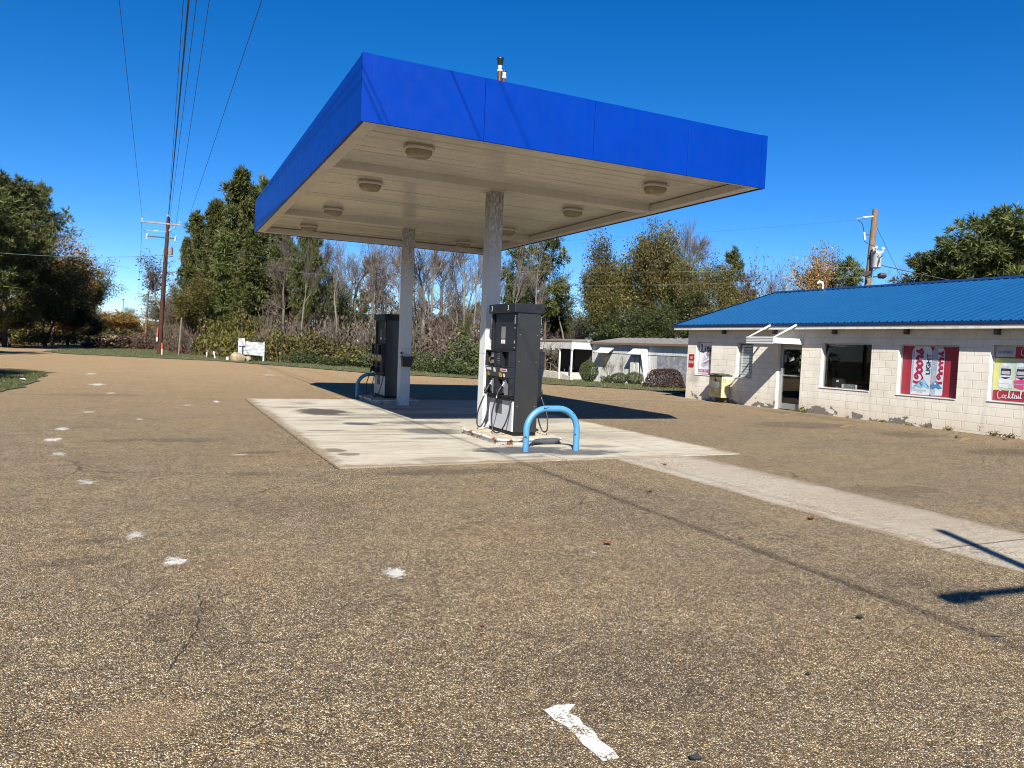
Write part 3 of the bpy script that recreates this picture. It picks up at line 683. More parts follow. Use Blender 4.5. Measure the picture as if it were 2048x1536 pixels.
def dispenser(loc, label, digits):
    t = thing('fuel_dispenser', label, 'fuel pump', loc, group='fuel dispensers on the islands')
    mb = MB(); mb.box((-.165, -.50, .05), (.165, .50, 2.06)); mb.build('cabinet', M_CABBL, t)
    mb = MB(); mb.box((-.20, -.505, 0), (.20, .505, .058)); mb.build('plinth', M_CABBL, t, .004, 1)
    for s in (-1, 1):
        mb = MB(); mb.box((-.215, s * .503, .06), (.215, s * .525, 2.062))
        for zz in (.5, 1.25, 1.7):
            for xx in (-.16, .16): mb.lathe([(.009, .0), (.006, .003)], (0, 0, 0), 8, 1, Matrix.Translation((xx, s * .526, zz)) @ Matrix.Rotation(R(-90 * s), 4, 'X'))
        mb.build('end_panel', [M_STEEL, M_SILV], t, .004, 2)
    mb = MB(); mb.box((-.285, -.545, 2.065), (.285, .545, 2.225)); mb.build('top_cap', M_NAVY, t, .012, 2)
    for s in (-1, 1):                                     # the two lane faces
        F = Matrix.Scale(1, 4) if s < 0 else Matrix.Rotation(math.pi, 4, 'Z')
        def pt(mbx, name, mats, bev=0, seg=1):
            o = mbx.build(name, mats, t, bev, seg); o.matrix_basis = F; return o
        mb = MB(); mb.box((-.225, -.455, .07), (-.16, .455, .575), 0); mb.box((-.229, .455, .07), (-.16, .495, .575), 1); mb.box((-.229, -.495, .07), (-.16, -.455, .575), 1)
        mb.box((-.2275, -.06, .33), (-.2255, .22, .575 - .003), 2); mb.box((-.232, -.479, .36), (-.229, -.468, .371), 3)
        pt(mb, 'lower_door', [M_DOOR, M_WHITEP, M_STICK, M_CABBL], .003)
        mb = MB(); mb.box((-.275, -.485, .585), (-.16, .485, .612)); mb.box((-.262, -.498, .615), (-.16, .498, .66)); pt(mb, 'drip_tray', M_CABBL, .003)
        # nozzle bay: side cheeks, back, two pale boots
        mb = MB(); mb.box((-.30, -.50, .665), (-.16, -.43, .965)); mb.box((-.30, .43, .665), (-.16, .50, .965)); mb.box((-.19, -.43, .665), (-.16, .43, .965)); mb.box((-.29, .02, .665), (-.19, .20, .965)); mb.box((-.285, -.43, .93), (-.19, .02, .965)); mb.box((-.285, .2, .93), (-.19, .43, .965))
        pt(mb, 'nozzle_bay', M_NAVY, .004)
        for yb in (.33, -.19):
            mb = MB(); mb.prism([(-.255, yb - .085, .70), (-.255, yb + .085, .70), (-.255, yb + .085, .925), (-.255, yb - .085, .925)], (.05, 0, 0), 1)
            mb.prism([(-.262, yb - .055, .80), (-.262, yb + .06, .925), (-.262, yb + .055, .80)], (.006, 0, 0), 0)
            mb.box((-.30, yb - .10, .668), (-.20, yb - .088, .93), 1)
            pt(mb, 'nozzle_boot', [M_WHITEP, M_STICK], .002)
        mb = MB(); mb.prism([(-.30, -.50, .968), (-.335, -.50, 1.14), (-.16, -.50, 1.14), (-.16, -.50, .968)], (0, 1.0, 0)); pt(mb, 'price_panel', M_NAVYP, .004)
        # stickers on the sloping panel (plane from (-.30,.968) to (-.335,1.14))
        SL = Matrix.Translation((-.3185, 0, 1.054)) @ Matrix.Rotation(math.atan2(-.035, .172), 4, 'Y')
        for ya, yb, za, zb, mi, nm in ((.24, .44, .025, .07, 0, 'instruction_sticker'), (.06, .14, .0, .07, 0, 'instruction_sticker'), (-.42, -.16, .015, .065, 0, 'instruction_sticker'), (-.40, -.20, .03, .05, 1, 'red_sticker'), (.36, .42, -.075, -.015, 2, 'yellow_decal'), (-.17, -.07, -.08, -.01, 2, 'yellow_decal'), (-.30, -.24, -.08, -.02, 0, 'instruction_sticker')):
            mb = MB(); mb.box((-.0035 - mi * .0006, ya, za), (-.001, yb, zb), 0, SL); pt(mb, nm, (M_PAPER, M_RED, M_YEL)[mi])
        if digits and s < 0:
            for yy, zz in ((.39, -.045), (-.12, -.045)): text_obj('decal_digits', '10', .065, M_CABBL, SL @ wallM(-.0052, yy, zz), t)
        # card reader and keypad zone
        mb = MB(); z0, z1, xf = 1.145, 1.43, -.335
        for ya, yb in ((-.50, -.47), (-.18, -.15), (.10, .13), (.47, .50)): mb.box((xf, ya, z0), (-.16, yb, z1))
        mb.box((xf, -.47, z0), (-.16, .47, z0 + .022)); mb.box((xf, -.47, z1 - .025), (-.16, .47, z1)); mb.box((xf + .07, -.47, z0 + .022), (xf + .08, .47, z1 - .025), 1)
        mb.box((xf + .02, -.15, z0 + .022), (xf + .07, .10, z1 - .025), 2)
        for i in range(5): mb.box((xf + .016, -.09 + .01 * (i % 2), z0 + .06 + i * .038), (xf + .02, -.01 + .02 * (i % 3), z0 + .068 + i * .038), 3)
        mb.box((xf + .03, .20, z1 - .13), (xf + .07, .31, z1 - .045), 4); mb.box((xf + .03, .20, z0 + .05), (xf + .07, .30, z0 + .11), 3); mb.tube([(xf + .05, .36, z0 + .04), (xf + .02, .38, z0 + .12), (xf + .05, .35, z0 + .17), (xf + .06, .31, z0 + .18)], .008, 6, 5)
        pt(mb, 'card_reader', [M_NAVY, M_CABBL, M_PANELDK, M_PAPERG, M_SILV, plain('copper_wire', (.25, .10, .04), .5)], .003)
        # recessed display window with posts and silver catches
        mb = MB(); mb.box((-.195, -.43, 1.435), (-.168, .43, 2.062), 0); mb.box((-.20, -.01, 1.63), (-.196, .15, 1.84), 1); mb.box((-.2005, -.01, 1.545), (-.196, .15, 1.612), 2); mb.box((-.2, -.01, 1.845), (-.196, .15, 1.865), 3)  # upper notice coloured grey to stand for the shade lying on it
        pt(mb, 'display_window', [M_PANELDK, M_PAPERG, M_PAPER, M_CABBL])
        for sg in (-1, 1):
            mb = MB(); mb.box((-.235, sg * .475, 1.435), (-.165, sg * .50, 2.062), 0)
            for zz, hh in ((1.47, .02), (1.55, .05), (1.88, .11), (1.80, .02), (2.0, .02)): mb.box((-.252, sg * .478, zz), (-.236, sg * .495, zz + hh), 1)
            mb.box((-.225, sg * .44, 1.435), (-.2, sg * .452, 2.06), 2)
            pt(mb, 'display_post', [M_CABBL, M_SILV, M_STEEL], .002)
        for k, yb in enumerate((.33, -.19)):
            mb = MB()
            mb.tube([(-.235, yb + .02, .90), (-.27, yb + .01, .86), (-.315, yb, .80)], [.011, .012, .014], 8, 1)
            mb.tube([(-.305, yb, .82), (-.335, yb - .005, .775), (-.375, yb - .015, .715), (-.40, yb - .022, .655)], [.022, .034, .030, .020], 10, 0)
            mb.tube([(-.355, yb, .79), (-.405, yb - .01, .765), (-.415, yb - .018, .715), (-.395, yb - .022, .675)], .007, 6, 0)
            mb.tube([(-.40, yb - .022, .66), (-.41, yb - .026, .615)], .013, 8, 1)
            pt(mb, 'nozzle', [M_CABBL, M_SILV])
            a = Vector((-.41, yb - .026, .62))
            pts = [a, a + Vector((-.03, .03, -.14)), a + Vector((-.05, .05, -.32)), Vector((-.45, yb + .0, .10)), Vector((-.43, yb - .08, .035)), Vector((-.39, yb - .18, .06)), Vector((-.34, yb - .27, .20)), Vector((-.29, yb - .295, .40)), Vector((-.26, yb - .295, .60))]
            if k == 0: pts = [a, a + Vector((-.03, .05, -.12)), a + Vector((-.06, .12, -.3)), Vector((-.46, yb + .14, .12)), Vector((-.44, yb + .11, .06)), Vector((-.40, yb + .06, .08)), Vector((-.35, yb + .03, .22)), Vector((-.30, yb + .05, .40)), Vector((-.262, yb + .06, .60))]
            mb = MB(); mb.tube(spline(pts, 5), .0125, 8); pt(mb, 'hose', M_HOSE)
    if digits:
        for yy in (.40, -.28): text_obj('pump_number', digits, .13, M_DIGIT, wallM(-.2865, yy, 2.145), t, sx=.8)
    return t
def spline(P, k):
    P = [Vector(p) for p in P]; out = []
    for i in range(len(P) - 1):
        p0, p1, p2, p3 = P[max(i - 1, 0)], P[i], P[i + 1], P[min(i + 2, len(P) - 1)]
        for j in range(k):
            t = j / k
            out.append(.5 * ((2 * p1) + (p2 - p0) * t + (2 * p0 - 5 * p1 + 4 * p2 - p3) * t * t + (3 * p1 - p0 - 3 * p2 + p3) * t ** 3))
    return out + [P[-1]]
dispenser((5.60, 11.80, .115), 'fuel pump numbered 3 on the near sunlit island', '3')
dispenser((5.62, 19.80, .115), 'fuel pump without a number in the shade of the far island', None)

# ------------------------------------------------------------------ hoop guards, bucket
m = NT('sky_blue_hoop_paint'); co = m.coord()
ch = m.mr(m.noise(m.mapping(co, (1, 1, 1.6)), 7, 8, .72), .615, .63)
m.set(base_color=m.mix(ch, m.mix(m.noise(co, 4, 4), (.065, .245, .45), (.085, .28, .48)), (.02, .03, .035)), roughness=.42); M_HOOP = m.mat
def hoop(x0, x1, y, label, rz=0.0):
    w = (x1 - x0) / 2; rr = .34; top = .66
    pts = [(-w, 0, -.05), (-w, 0, top - rr)]
    pts += [(-w + rr - rr * math.cos(t), 0, top - rr + rr * math.sin(t)) for t in [math.pi / 2 * i / 9 for i in range(1, 10)]]
    pts += [(w - rr + rr * math.sin(t), 0, top - rr + rr * math.cos(t)) for t in [math.pi / 2 * i / 9 for i in range(0, 10)]]
    pts += [(w, 0, -.05)]
    mb = MB(); mb.tube(pts, .05, 14)
    o = mb.build('hoop_guard', M_HOOP, loc=((x0 + x1) / 2, y, .014)); o.rotation_euler = (0, 0, rz)
    tag(o, label, 'guard rail', 'blue hoop guards at the pump islands')
hoop(5.11, 6.0, 10.23, 'light blue hoop guard in the sun before the near pump')
hoop(5.02, 5.95, 20.72, 'blue hoop guard in the shade behind the far pump')
t = thing('washer_bucket', 'black squeegee bucket hung on the far canopy column', 'bucket', (5.655, 18.305, 1.0))
mb = MB(); loft(mb, [[(-.11, 0, 0), (.11, 0, 0), (.11, -.13, 0), (-.11, -.13, 0)], [(-.145, 0, .24), (.145, 0, .24), (.145, -.16, .24), (-.145, -.16, .24)], [(-.135, -.01, .24), (.135, -.01, .24), (.135, -.15, .24), (-.135, -.15, .24)], [(-.11, -.01, .05), (.11, -.01, .05), (.11, -.12, .05), (-.11, -.12, .05)]], 0, False)
mb.build('bin', M_BLACKP, t, .006, 1)
mb = MB(); mb.box((-.155, -.168, .235), (.155, -.16, .262)); mb.box((-.155, -.16, .242), (-.147, .003, .262)); mb.box((.147, -.16, .242), (.155, .003, .262)); mb.build('rim', M_BLACKP, t)
mb = MB(); mb.tube([(-.08, -.07, .15), (-.15, -.09, .34)], .01, 6); mb.box((-.19, -.11, .33), (-.11, -.07, .36)); mb.build('squeegee', M_NAVY, t)

# ------------------------------------------------------------------ the store
m = NT('painted_block_wall'); co = m.coord(); sx, sy, sz = m.sep(co)
br = m.new('ShaderNodeTexBrick'); m.lk(m.comb(m.math('ADD', m.math('ADD', sy, sx), 40.07), m.math('ADD', sz, 20.0), 0.0), br.inputs['Vector'])
br.offset = .5; br.inputs['Scale'].default_value = 1.0; br.inputs['Brick Width'].default_value = .405; br.inputs['Row Height'].default_value = .2025
br.inputs['Mortar Size'].default_value = .011; br.inputs['Mortar Smooth'].default_value = .35; br.inputs['Bias'].default_value = 0
br.inputs['Color1'].default_value = (.80, .75, .655, 1); br.inputs['Color2'].default_value = (.84, .795, .70, 1); br.inputs['Mortar'].default_value = (.78, .73, .64, 1)
fine = m.noise(co, 70, 4, .7); mid = m.noise(co, 1.6, 6, .65)
c = m.mix(1.0, br.outputs[0], m.ramp(fine, [(.3, (.97, .97, .97)), (.7, (1.02, 1.02, 1.02))]), 'MULTIPLY')
c = m.mix(1.0, c, m.ramp(mid, [(.32, (.86, .84, .80)), (.6, (1, 1, 1))]), 'MULTIPLY')
drip = m.noise(m.mapping(co, (1, 3, .5)), 1.7, 6, .65)
c = m.mix(m.math('MULTIPLY', m.mr(drip, .52, .72, 0, .5), m.mr(sz, 1.2, .2, .15, 1)), c, (.36, .31, .24))
c = m.mix(m.math('MULTIPLY', m.mr(sz, .6, .05, 0, .65), m.mr(mid, .4, .6, .35, 1)), c, (.56, .45, .32))
pn = m.noise(m.mapping(co, (1, 1, 1.5)), 1.55, 8, .66)
peel = m.mr(m.math('SUBTRACT', pn, m.mr(sz, .05, .55, .0, .20)), .515, .526)
c = m.mix(peel, c, m.mix(fine, (.13, .12, .105), (.24, .22, .19)))
edge = m.math('SUBTRACT', m.mr(m.math('SUBTRACT', pn, m.mr(sz, .05, .55, .0, .20)), .503, .515), peel)
c = m.mix(m.math('MULTIPLY', edge, .5), c, (.75, .70, .62))
c = m.mix(m.math('MULTIPLY', m.blob(sy, sz, 22.0, .75, .35, .3, m.math('SUBTRACT', mid, .5), .7), .45), c, (.22, .20, .17))
m.set(base_color=c, roughness=.75); m.bsdf.inputs['Specular IOR Level'].default_value = .3
gr = m.math('ADD', m.math('MULTIPLY', m.math('SUBTRACT', 1.0, br.outputs['Fac']), 1.0), m.math('MULTIPLY', fine, .08))
m.bump(m.math('SUBTRACT', gr, m.math('MULTIPLY', peel, .5)), .9, .007); M_BLOCK = m.mat

M_ROOF = paint('blue_roof_metal', (.005, .072, .20), .38, (.015, .09, .21), .3, .4)
M_ROOFD = paint('blue_roof_trim', (.004, .028, .12), .45)
M_JAMB = plain('cream_jamb', (.80, .76, .68), .6, 0, .08)
M_WOODW = plain('flaking_white_board', (.72, .71, .68), .7, 0, .06, 3, .3, 40, .3, (.30, .27, .22), .75, 7)
M_WOODG = plain('grey_board', (.22, .195, .18), .8, 0, .2, 3)
M_SOFB = plain('brown_soffit', (.20, .155, .11), .85)
M_ALU = plain('aluminium_frame', (.48, .48, .48), .38, .6, .1)
M_DKFR = plain('dark_frame', (.05, .05, .052), .45, .4)
M_INT = plain('interior_dark', (.010, .009, .008), .95)  # near-black colour stands in for the darkness of the unlit room
M_AWN = paint('white_awning_metal', (.76, .76, .75), .4, (.45, .43, .40), .3)
M_AWNG = paint('grey_awning_groove', (.34, .34, .35), .5)
M_VENT = plain('brown_lamp', (.07, .055, .045), .6)
m = NT('window_glass')
tr = m.new('ShaderNodeBsdfTransparent'); tr.inputs[0].default_value = (.90, .92, .92, 1)
gl = m.new('ShaderNodeBsdfGlossy'); gl.inputs['Roughness'].default_value = .02
fr = m.new('ShaderNodeFresnel'); fr.inputs[0].default_value = 1.45
mx = m.new('ShaderNodeMixShader'); m.lk(m.math('MULTIPLY', fr.outputs[0], .16), mx.inputs[0]); m.lk(tr.outputs[0], mx.inputs[1]); m.lk(gl.outputs[0], mx.inputs[2]); m.lk(mx.outputs[0], m.out.inputs[0]); M_GLASS = m.mat

WX, Y0, Y1, XB = 17.77, 1.0, 22.45, 26.97
st = thing('store_building', 'long cream block store with a blue ribbed metal roof', 'store', ((WX + XB) / 2, (Y0 + Y1) / 2, 0))
OPEN = dict(w1=(21.12, 21.97, .885, 2.085), w2=(19.06, 19.83, .875, 2.075), door=(16.98, 17.96, -.3, 2.06), w3=(14.50, 16.23, .79, 2.12), w4=(12.00, 13.66, .77, 2.11), w5=(9.45, 11.23, .80, 2.14), w6=(6.9, 8.6, .8, 2.14))
def wall_open(x, t, y0, y1, z0, z1, holes):
    mb = MB(); ys = sorted({y0, y1} | {h[0] for h in holes} | {h[1] for h in holes}); zs = sorted({z0, z1} | {h[2] for h in holes if h[2] > z0} | {h[3] for h in holes})
    solid = lambda y, z: y0 < y < y1 and z0 < z < z1 and not any(h[0] < y < h[1] and h[2] < z < h[3] for h in holes)
    for i in range(len(ys) - 1):
        for j in range(len(zs) - 1):
            a, b, c_, d = ys[i], ys[i + 1], zs[j], zs[j + 1]; ym, zm = (a + b) / 2, (c_ + d) / 2
            if not solid(ym, zm): continue
            mb.quad((x, b, c_), (x, a, c_), (x, a, d), (x, b, d)); mb.quad((x + t, a, c_), (x + t, b, c_), (x + t, b, d), (x + t, a, d), 1)
            e = 1e-3
            if not solid(a - e, zm): mb.quad((x, a, c_), (x + t, a, c_), (x + t, a, d), (x, a, d), 2 if a > y0 else 0)
            if not solid(b + e, zm): mb.quad((x + t, b, c_), (x, b, c_), (x, b, d), (x + t, b, d), 2 if b < y1 else 0)
            if not solid(ym, c_ - e): mb.quad((x, b, c_), (x + t, b, c_), (x + t, a, c_), (x, a, c_), 2)
            if not solid(ym, d + e): mb.quad((x, a, d), (x + t, a, d), (x + t, b, d), (x, b, d), 2)
    return mb
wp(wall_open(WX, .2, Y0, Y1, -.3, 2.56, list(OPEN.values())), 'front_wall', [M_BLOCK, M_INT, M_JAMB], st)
mb = MB()
for yw, s in ((Y1, 1), (Y0, -1)):                         # gable ends and back wall
    pr = [(WX + .203, yw, -.4), (XB, yw, -.4), (XB, yw, 2.6), (22.37, yw, 4.06), (WX + .203, yw, 2.6)]
    mb.prism(pr, (0, -.2 * s, 0))
mb.box((XB - .2, Y0 + .203, -.4), (XB, Y1 - .203, 2.6)); wp(mb, 'side_wall', M_BLOCK, st)
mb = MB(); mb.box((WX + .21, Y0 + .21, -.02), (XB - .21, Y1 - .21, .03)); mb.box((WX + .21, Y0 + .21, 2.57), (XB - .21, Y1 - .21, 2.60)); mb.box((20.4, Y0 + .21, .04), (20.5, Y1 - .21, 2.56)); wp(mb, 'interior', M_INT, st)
# ribbed roof, both slopes
EX, EZ, RX, RZ = 17.45, 2.685, 22.37, 4.235
YR0, YR1 = Y0 - .4, 22.93
def slope(xe, xr):
    mb = MB(); pitch = .2285; prof = []; y = YR0; k = 0
    while y < YR1 - .02:
        prof += [(y, 0), (y + .070, 0), (y + .085, .008), (y + .115, .008), (y + .130, 0), (y + .168, 0), (y + .184, .027), (y + .208, .027), (y + .224, 0)]; y += pitch
    prof = [(min(a, YR1), b) for a, b in prof]; n = len(prof)
    lo = [(xe, a, EZ + b) for a, b in prof]; hi = [(xr, a, RZ + b) for a, b in prof]
    mb.add(lo + hi, [(i, i + 1, n + i + 1, n + i) if xe > xr else (i + 1, i, n + i, n + i + 1) for i in range(n - 1)], 0)
    return wp(mb, 'roof', M_ROOF, st)
slope(EX, RX); slope(2 * RX - EX, RX)
mb = MB(); k = (RZ - EZ) / (RX - EX)
mb.prism([(RX - .2, YR0 - .02, RZ + .03 - .2 * k), (RX, YR0 - .02, RZ + .05), (RX + .2, YR0 - .02, RZ + .03 - .2 * k), (RX, YR0 - .02, RZ + .03)], (0, YR1 - YR0 + .04, 0)); wp(mb, 'ridge_cap', M_ROOFD, st)
mb = MB()
for yy in (YR1 + .003, YR0 - .033):
    for sg in (1, -1):
        xe = EX - .01 if sg == 1 else 2 * RX - EX + .01
        mb.prism([(xe, yy, EZ + .03), (RX, yy, RZ + .03), (RX, yy, RZ - .12), (xe, yy, EZ - .12)], (0, .03, 0))
wp(mb, 'rake_trim', M_ROOFD, st)
mb = MB(); mb.box((EX - .004, YR0 + .003, EZ - .062), (EX + .024, YR1 - .003, EZ - .004)); wp(mb, 'drip_edge', M_ROOFD, st)
mb = MB(); mb.box((EX + .016, YR0 + .003, EZ - .126), (EX + .055, YR1 - .003, EZ - .064)); mb.box((EX + .06, YR0 + .006, EZ - .13), (WX + .195, YR1 - .01, EZ - .115), 1); wp(mb, 'fascia_board', [M_WOODG, M_SOFB], st)
mb = MB(); mb.box((EX + .012, YR0 + .003, EZ - .182), (EX + .052, YR1 - .003, EZ - .128)); wp(mb, 'gutter_board', M_WOODW, st, .004, 1)
mb = MB(); mb.tube([(21.9, 20.3, 4.0), (21.9, 20.3, 4.62), (21.93, 20.28, 4.72), (22.0, 20.45, 4.74)], [.05, .05, .055, .055], 10)
mb = MB()
pv = X_pv = (22.37, 20.55)
mb.tube([(pv[0], pv[1], 4.15), (pv[0], pv[1], 4.42), (pv[0] - .02, pv[1] + .04, 4.50), (pv[0] - .04, pv[1] + .12, 4.52), (pv[0] - .06, pv[1] + .19, 4.47)], [.035, .035, .05, .07, .06], 10)
wp(mb, 'roof_vent', M_WPVC, st)
# eave lamps (wire-caged fixtures)
for i, yl in enumerate((20.43, 18.05, 15.72, 13.4, 11.05, 8.7)):
    mb = MB(); mb.box((17.62, yl - .05, 2.37), (17.74, yl + .05, 2.555), 0); mb.box((17.61, yl - .043, 2.39), (17.62, yl + .043, 2.41), 1); mb.box((17.61, yl - .043, 2.44), (17.62, yl + .043, 2.46), 1); mb.box((17.61, yl - .043, 2.49), (17.62, yl + .043, 2.51), 1)
    wp(mb, 'eave_lamp', [M_VENT, M_WOODG], st)
# windows: frame in the recess, pane, sill
def window(key, glass=True, fw=.035, dep=.12):
    y0, y1, z0, z1 = OPEN[key]; x = WX + dep; mb = MB()
    mb.box((x, y0, z0), (x + .05, y0 + fw, z1)); mb.box((x, y1 - fw, z0), (x + .05, y1, z1)); mb.box((x, y0 + fw, z0), (x + .05, y1 - fw, z0 + fw)); mb.box((x, y0 + fw, z1 - fw), (x + .05, y1 - fw, z1))
    f = wp(mb, 'window', M_ALU, st, .003, 1)
    if glass:
        mb = MB(); mb.box((x + .02, y0 + fw, z0 + fw), (x + .026, y1 - fw, z1 - fw)); wp(mb, 'pane', M_GLASS, f)
    mb = MB(); mb.box((WX - .02, y0 + .003, z0 - .004), (x - .002, y1 - .003, z0 + .016)); wp(mb, 'sill', M_JAMB, f, .003, 1)
    return f
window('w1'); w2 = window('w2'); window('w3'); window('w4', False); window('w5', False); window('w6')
mb = MB(); y0, y1, z0, z1 = OPEN['w2']; z = z0 + .05
while z < z1 - .08: mb.box((WX + .16, y0 + .05, z), (WX + .172, y1 - .05, z + .078), 0); z += .092
wp(mb, 'blind', plain('blind_slat', (.85, .88, .86), .5, 0, .1), w2)
# glass door
dy0, dy1 = 16.98, 17.96; X0 = WX + .115
mb = MB(); mb.box((X0, dy0, .0), (X0 + .06, dy0 + .05, 2.06)); mb.box((X0, dy1 - .05, 0), (X0 + .06, dy1, 2.06)); mb.box((X0, dy0 + .05, 1.99), (X0 + .06, dy1 - .05, 2.06))
dr = wp(mb, 'door', M_ALU, st, .003, 1)
mb = MB(); a, b, xx = dy0 + .055, dy1 - .055, X0 + .008
mb.box((xx, a, .02), (xx + .045, b, .20)); mb.box((xx, a, 1.90), (xx + .045, b, 1.985)); mb.box((xx, a, .20), (xx + .045, a + .06, 1.90)); mb.box((xx, b - .06, .20), (xx + .045, b, 1.90)); mb.box((xx, a + .06, 1.06), (xx + .045, b - .06, 1.10)); wp(mb, 'door_leaf', M_ALU, dr, .003, 1)
mb = MB(); mb.box((xx + .02, a + .062, .202), (xx + .026, b - .062, 1.058)); mb.box((xx + .02, a + .062, 1.102), (xx + .026, b - .062, 1.898)); wp(mb, 'door_glass', M_GLASS, dr)
mb = MB(); mb.tube([(xx - .002, b - .05, 1.36), (xx - .05, b - .05, 1.34), (xx - .05, b - .05, 1.18), (xx - .002, b - .05, 1.16)], .012, 8); wp(mb, 'handle', M_SILV, dr)
M_LIME = plain('lime_notice', (.42, .55, .03), .6)
for ya, yb, za, zb, mt in ((17.69, 17.80, 1.50, 1.73, M_PAPERG), (17.13, 17.18, 1.62, 1.74, M_PAPER), (17.12, 17.19, 1.46, 1.55, M_LIME), (17.13, 17.18, 1.40, 1.45, M_PAPERG), (17.13, 17.21, 1.22, 1.31, M_PAPER)):
    mb = MB(); mb.box((xx + .013, ya, za), (xx + .017, yb, zb)); wp(mb, 'door_notice', mt, dr)
mb = MB(); mb.box((-.002, -.095, -.055), (.002, .095, .055), 0, Matrix.Translation((xx + .015, 17.50, 1.60)) @ Matrix.Rotation(R(-17), 4, 'X')); wp(mb, 'door_notice', plain('pale_blue_notice', (.40, .50, .58), .6), dr)
# flat metal door awning with two sloping arms
mb = MB(); ax = 16.55
mb.box((ax + .02, 16.97, 2.06), (WX - .005, 18.07, 2.10)); mb.box((ax + .025, 16.955, 2.055), (WX - .005, 16.967, 2.225)); mb.box((ax + .025, 18.073, 2.055), (WX - .005, 18.085, 2.225))
mb.box((ax, 16.955, 2.035), (ax + .022, 18.085, 2.075)); mb.box((ax, 16.955, 2.205), (ax + .022, 18.085, 2.245)); mb.box((ax + .008, 16.955, 2.077), (ax + .022, 18.085, 2.203), 1); mb.box((ax + .002, 16.96, 2.105), (ax + .007, 18.08, 2.125)); mb.box((ax + .002, 16.96, 2.15), (ax + .007, 18.08, 2.17))
wp(mb, 'door_awning', [M_AWN, M_AWNG], st, .003, 1)
for yy in (18.06, 16.985):
    mb = MB(); mb.prism([(ax + .02, yy, 2.235), (ax + .06, yy, 2.235), (17.49, yy, 2.63), (17.45, yy, 2.665)], (0, -.05, 0)); wp(mb, 'awning_arm', M_AWN, st)

# ------------------------------------------------------------------ posters and signs on the store
def flatcol(name, col, rough=.6, var=.08): return plain(name, col, rough, 0, var, 5)
P_RED = flatcol('poster_red', (.33, .018, .038)); P_ICE = flatcol('poster_ice', (.58, .66, .72)); P_ICE2 = flatcol('poster_ice_side', (.36, .43, .52)); P_SCRIPT = flatcol('poster_script', (.38, .01, .06)); P_NAVY = flatcol('poster_navy', (.02, .035, .09)); P_BLUE = flatcol('poster_blue', (.05, .24, .46)); P_SKYB = flatcol('poster_sky', (.30, .52, .68))
P_WHITE = flatcol('poster_white', (.74, .76, .80)); P_LIME = flatcol('poster_lime', (.62, .64, .20)); P_MINT = flatcol('poster_mint', (.52, .62, .46)); P_PINK = flatcol('poster_pink', (.58, .08, .22)); P_MAUVE = flatcol('poster_mauve', (.36, .20, .30)); P_GREYL = flatcol('poster_grey', (.45, .47, .52)); P_BLACK = flatcol('poster_black', (.02, .022, .035)); P_ROSE = flatcol('poster_rose', (.42, .10, .20)); P_LILAC = flatcol('poster_lilac', (.55, .48, .64))

class Poster:
    """flat printed sheet facing -X; u runs to the reader's right (world -Y), v up; each ink lies a hair above the last"""
    def __init__(s, x, y_left, z0, w, h, mats):
        s.x, s.y, s.z, s.w, s.h = x, y_left, z0, w, h; s.mb = MB(); s.mats = mats; s.k = 0
        s.mb.box((x, y_left - w, z0), (x + .008, y_left, z0 + h), 0)
    def p(s, u, v): return (s.x - .0006 - .00035 * s.k, s.y - u, s.z + v)
    def poly(s, pts, mi): s.k += 1; s.mb.poly([s.p(u, v) for u, v in pts], mi); return s
    def rect(s, u0, v0, u1, v1, mi): return s.poly([(u0, v0), (u1, v0), (u1, v1), (u0, v1)], mi)
    def pen(s, strokes, w, mi, o=(0, 0), sc=1.0, rot=0.0, ang=50, thin=.35, clip=None):
        s.k += 1; ca, sa = math.cos(rot), math.sin(rot); nx, ny = math.cos(R(ang)), math.sin(R(ang))
        T = lambda x, y: (o[0] + (x * ca - y * sa) * sc, o[1] + (x * sa + y * ca) * sc)
        for stx in strokes:
            Q = [Vector((a, b, 0)) for a, b in stx]; Q = spline(Q, 6) if len(Q) > 2 else Q
            for i in range(len(Q) - 1):
                a, b = Q[i], Q[i + 1]; d = b - a
                if d.length < 1e-6: continue
                d.normalize(); f = thin + (1 - thin) * abs(d.x * ny - d.y * nx); px, py = -d.y * w * f / 2, d.x * w * f / 2; e = d * (w * .12)
                q = [T(a.x + px - e.x, a.y + py - e.y), T(a.x - px - e.x, a.y - py - e.y), T(b.x - px + e.x, b.y - py + e.y), T(b.x + px + e.x, b.y + py + e.y)]
                if clip and any(pt[0] > clip for pt in q): continue
                s.k += .03                                # overlapping strokes never share a plane
                s.mb.poly([s.p(*pt) for pt in q], mi)
    def done(s, label, group=None):
        t = s.mb.build('window_poster', s.mats); tag(t, label, 'poster', group); s.o = t; return t
    def text(s, body, u, v, size, mat, rot=0.0, sx=1.0, shear=0, bold=0.0):
        s.k += 2; q = s.p(u, v); return text_obj('lettering', body, size, mat, wallM(*q, rot), s.o, 'CENTER', shear, .0002, sx, bold)

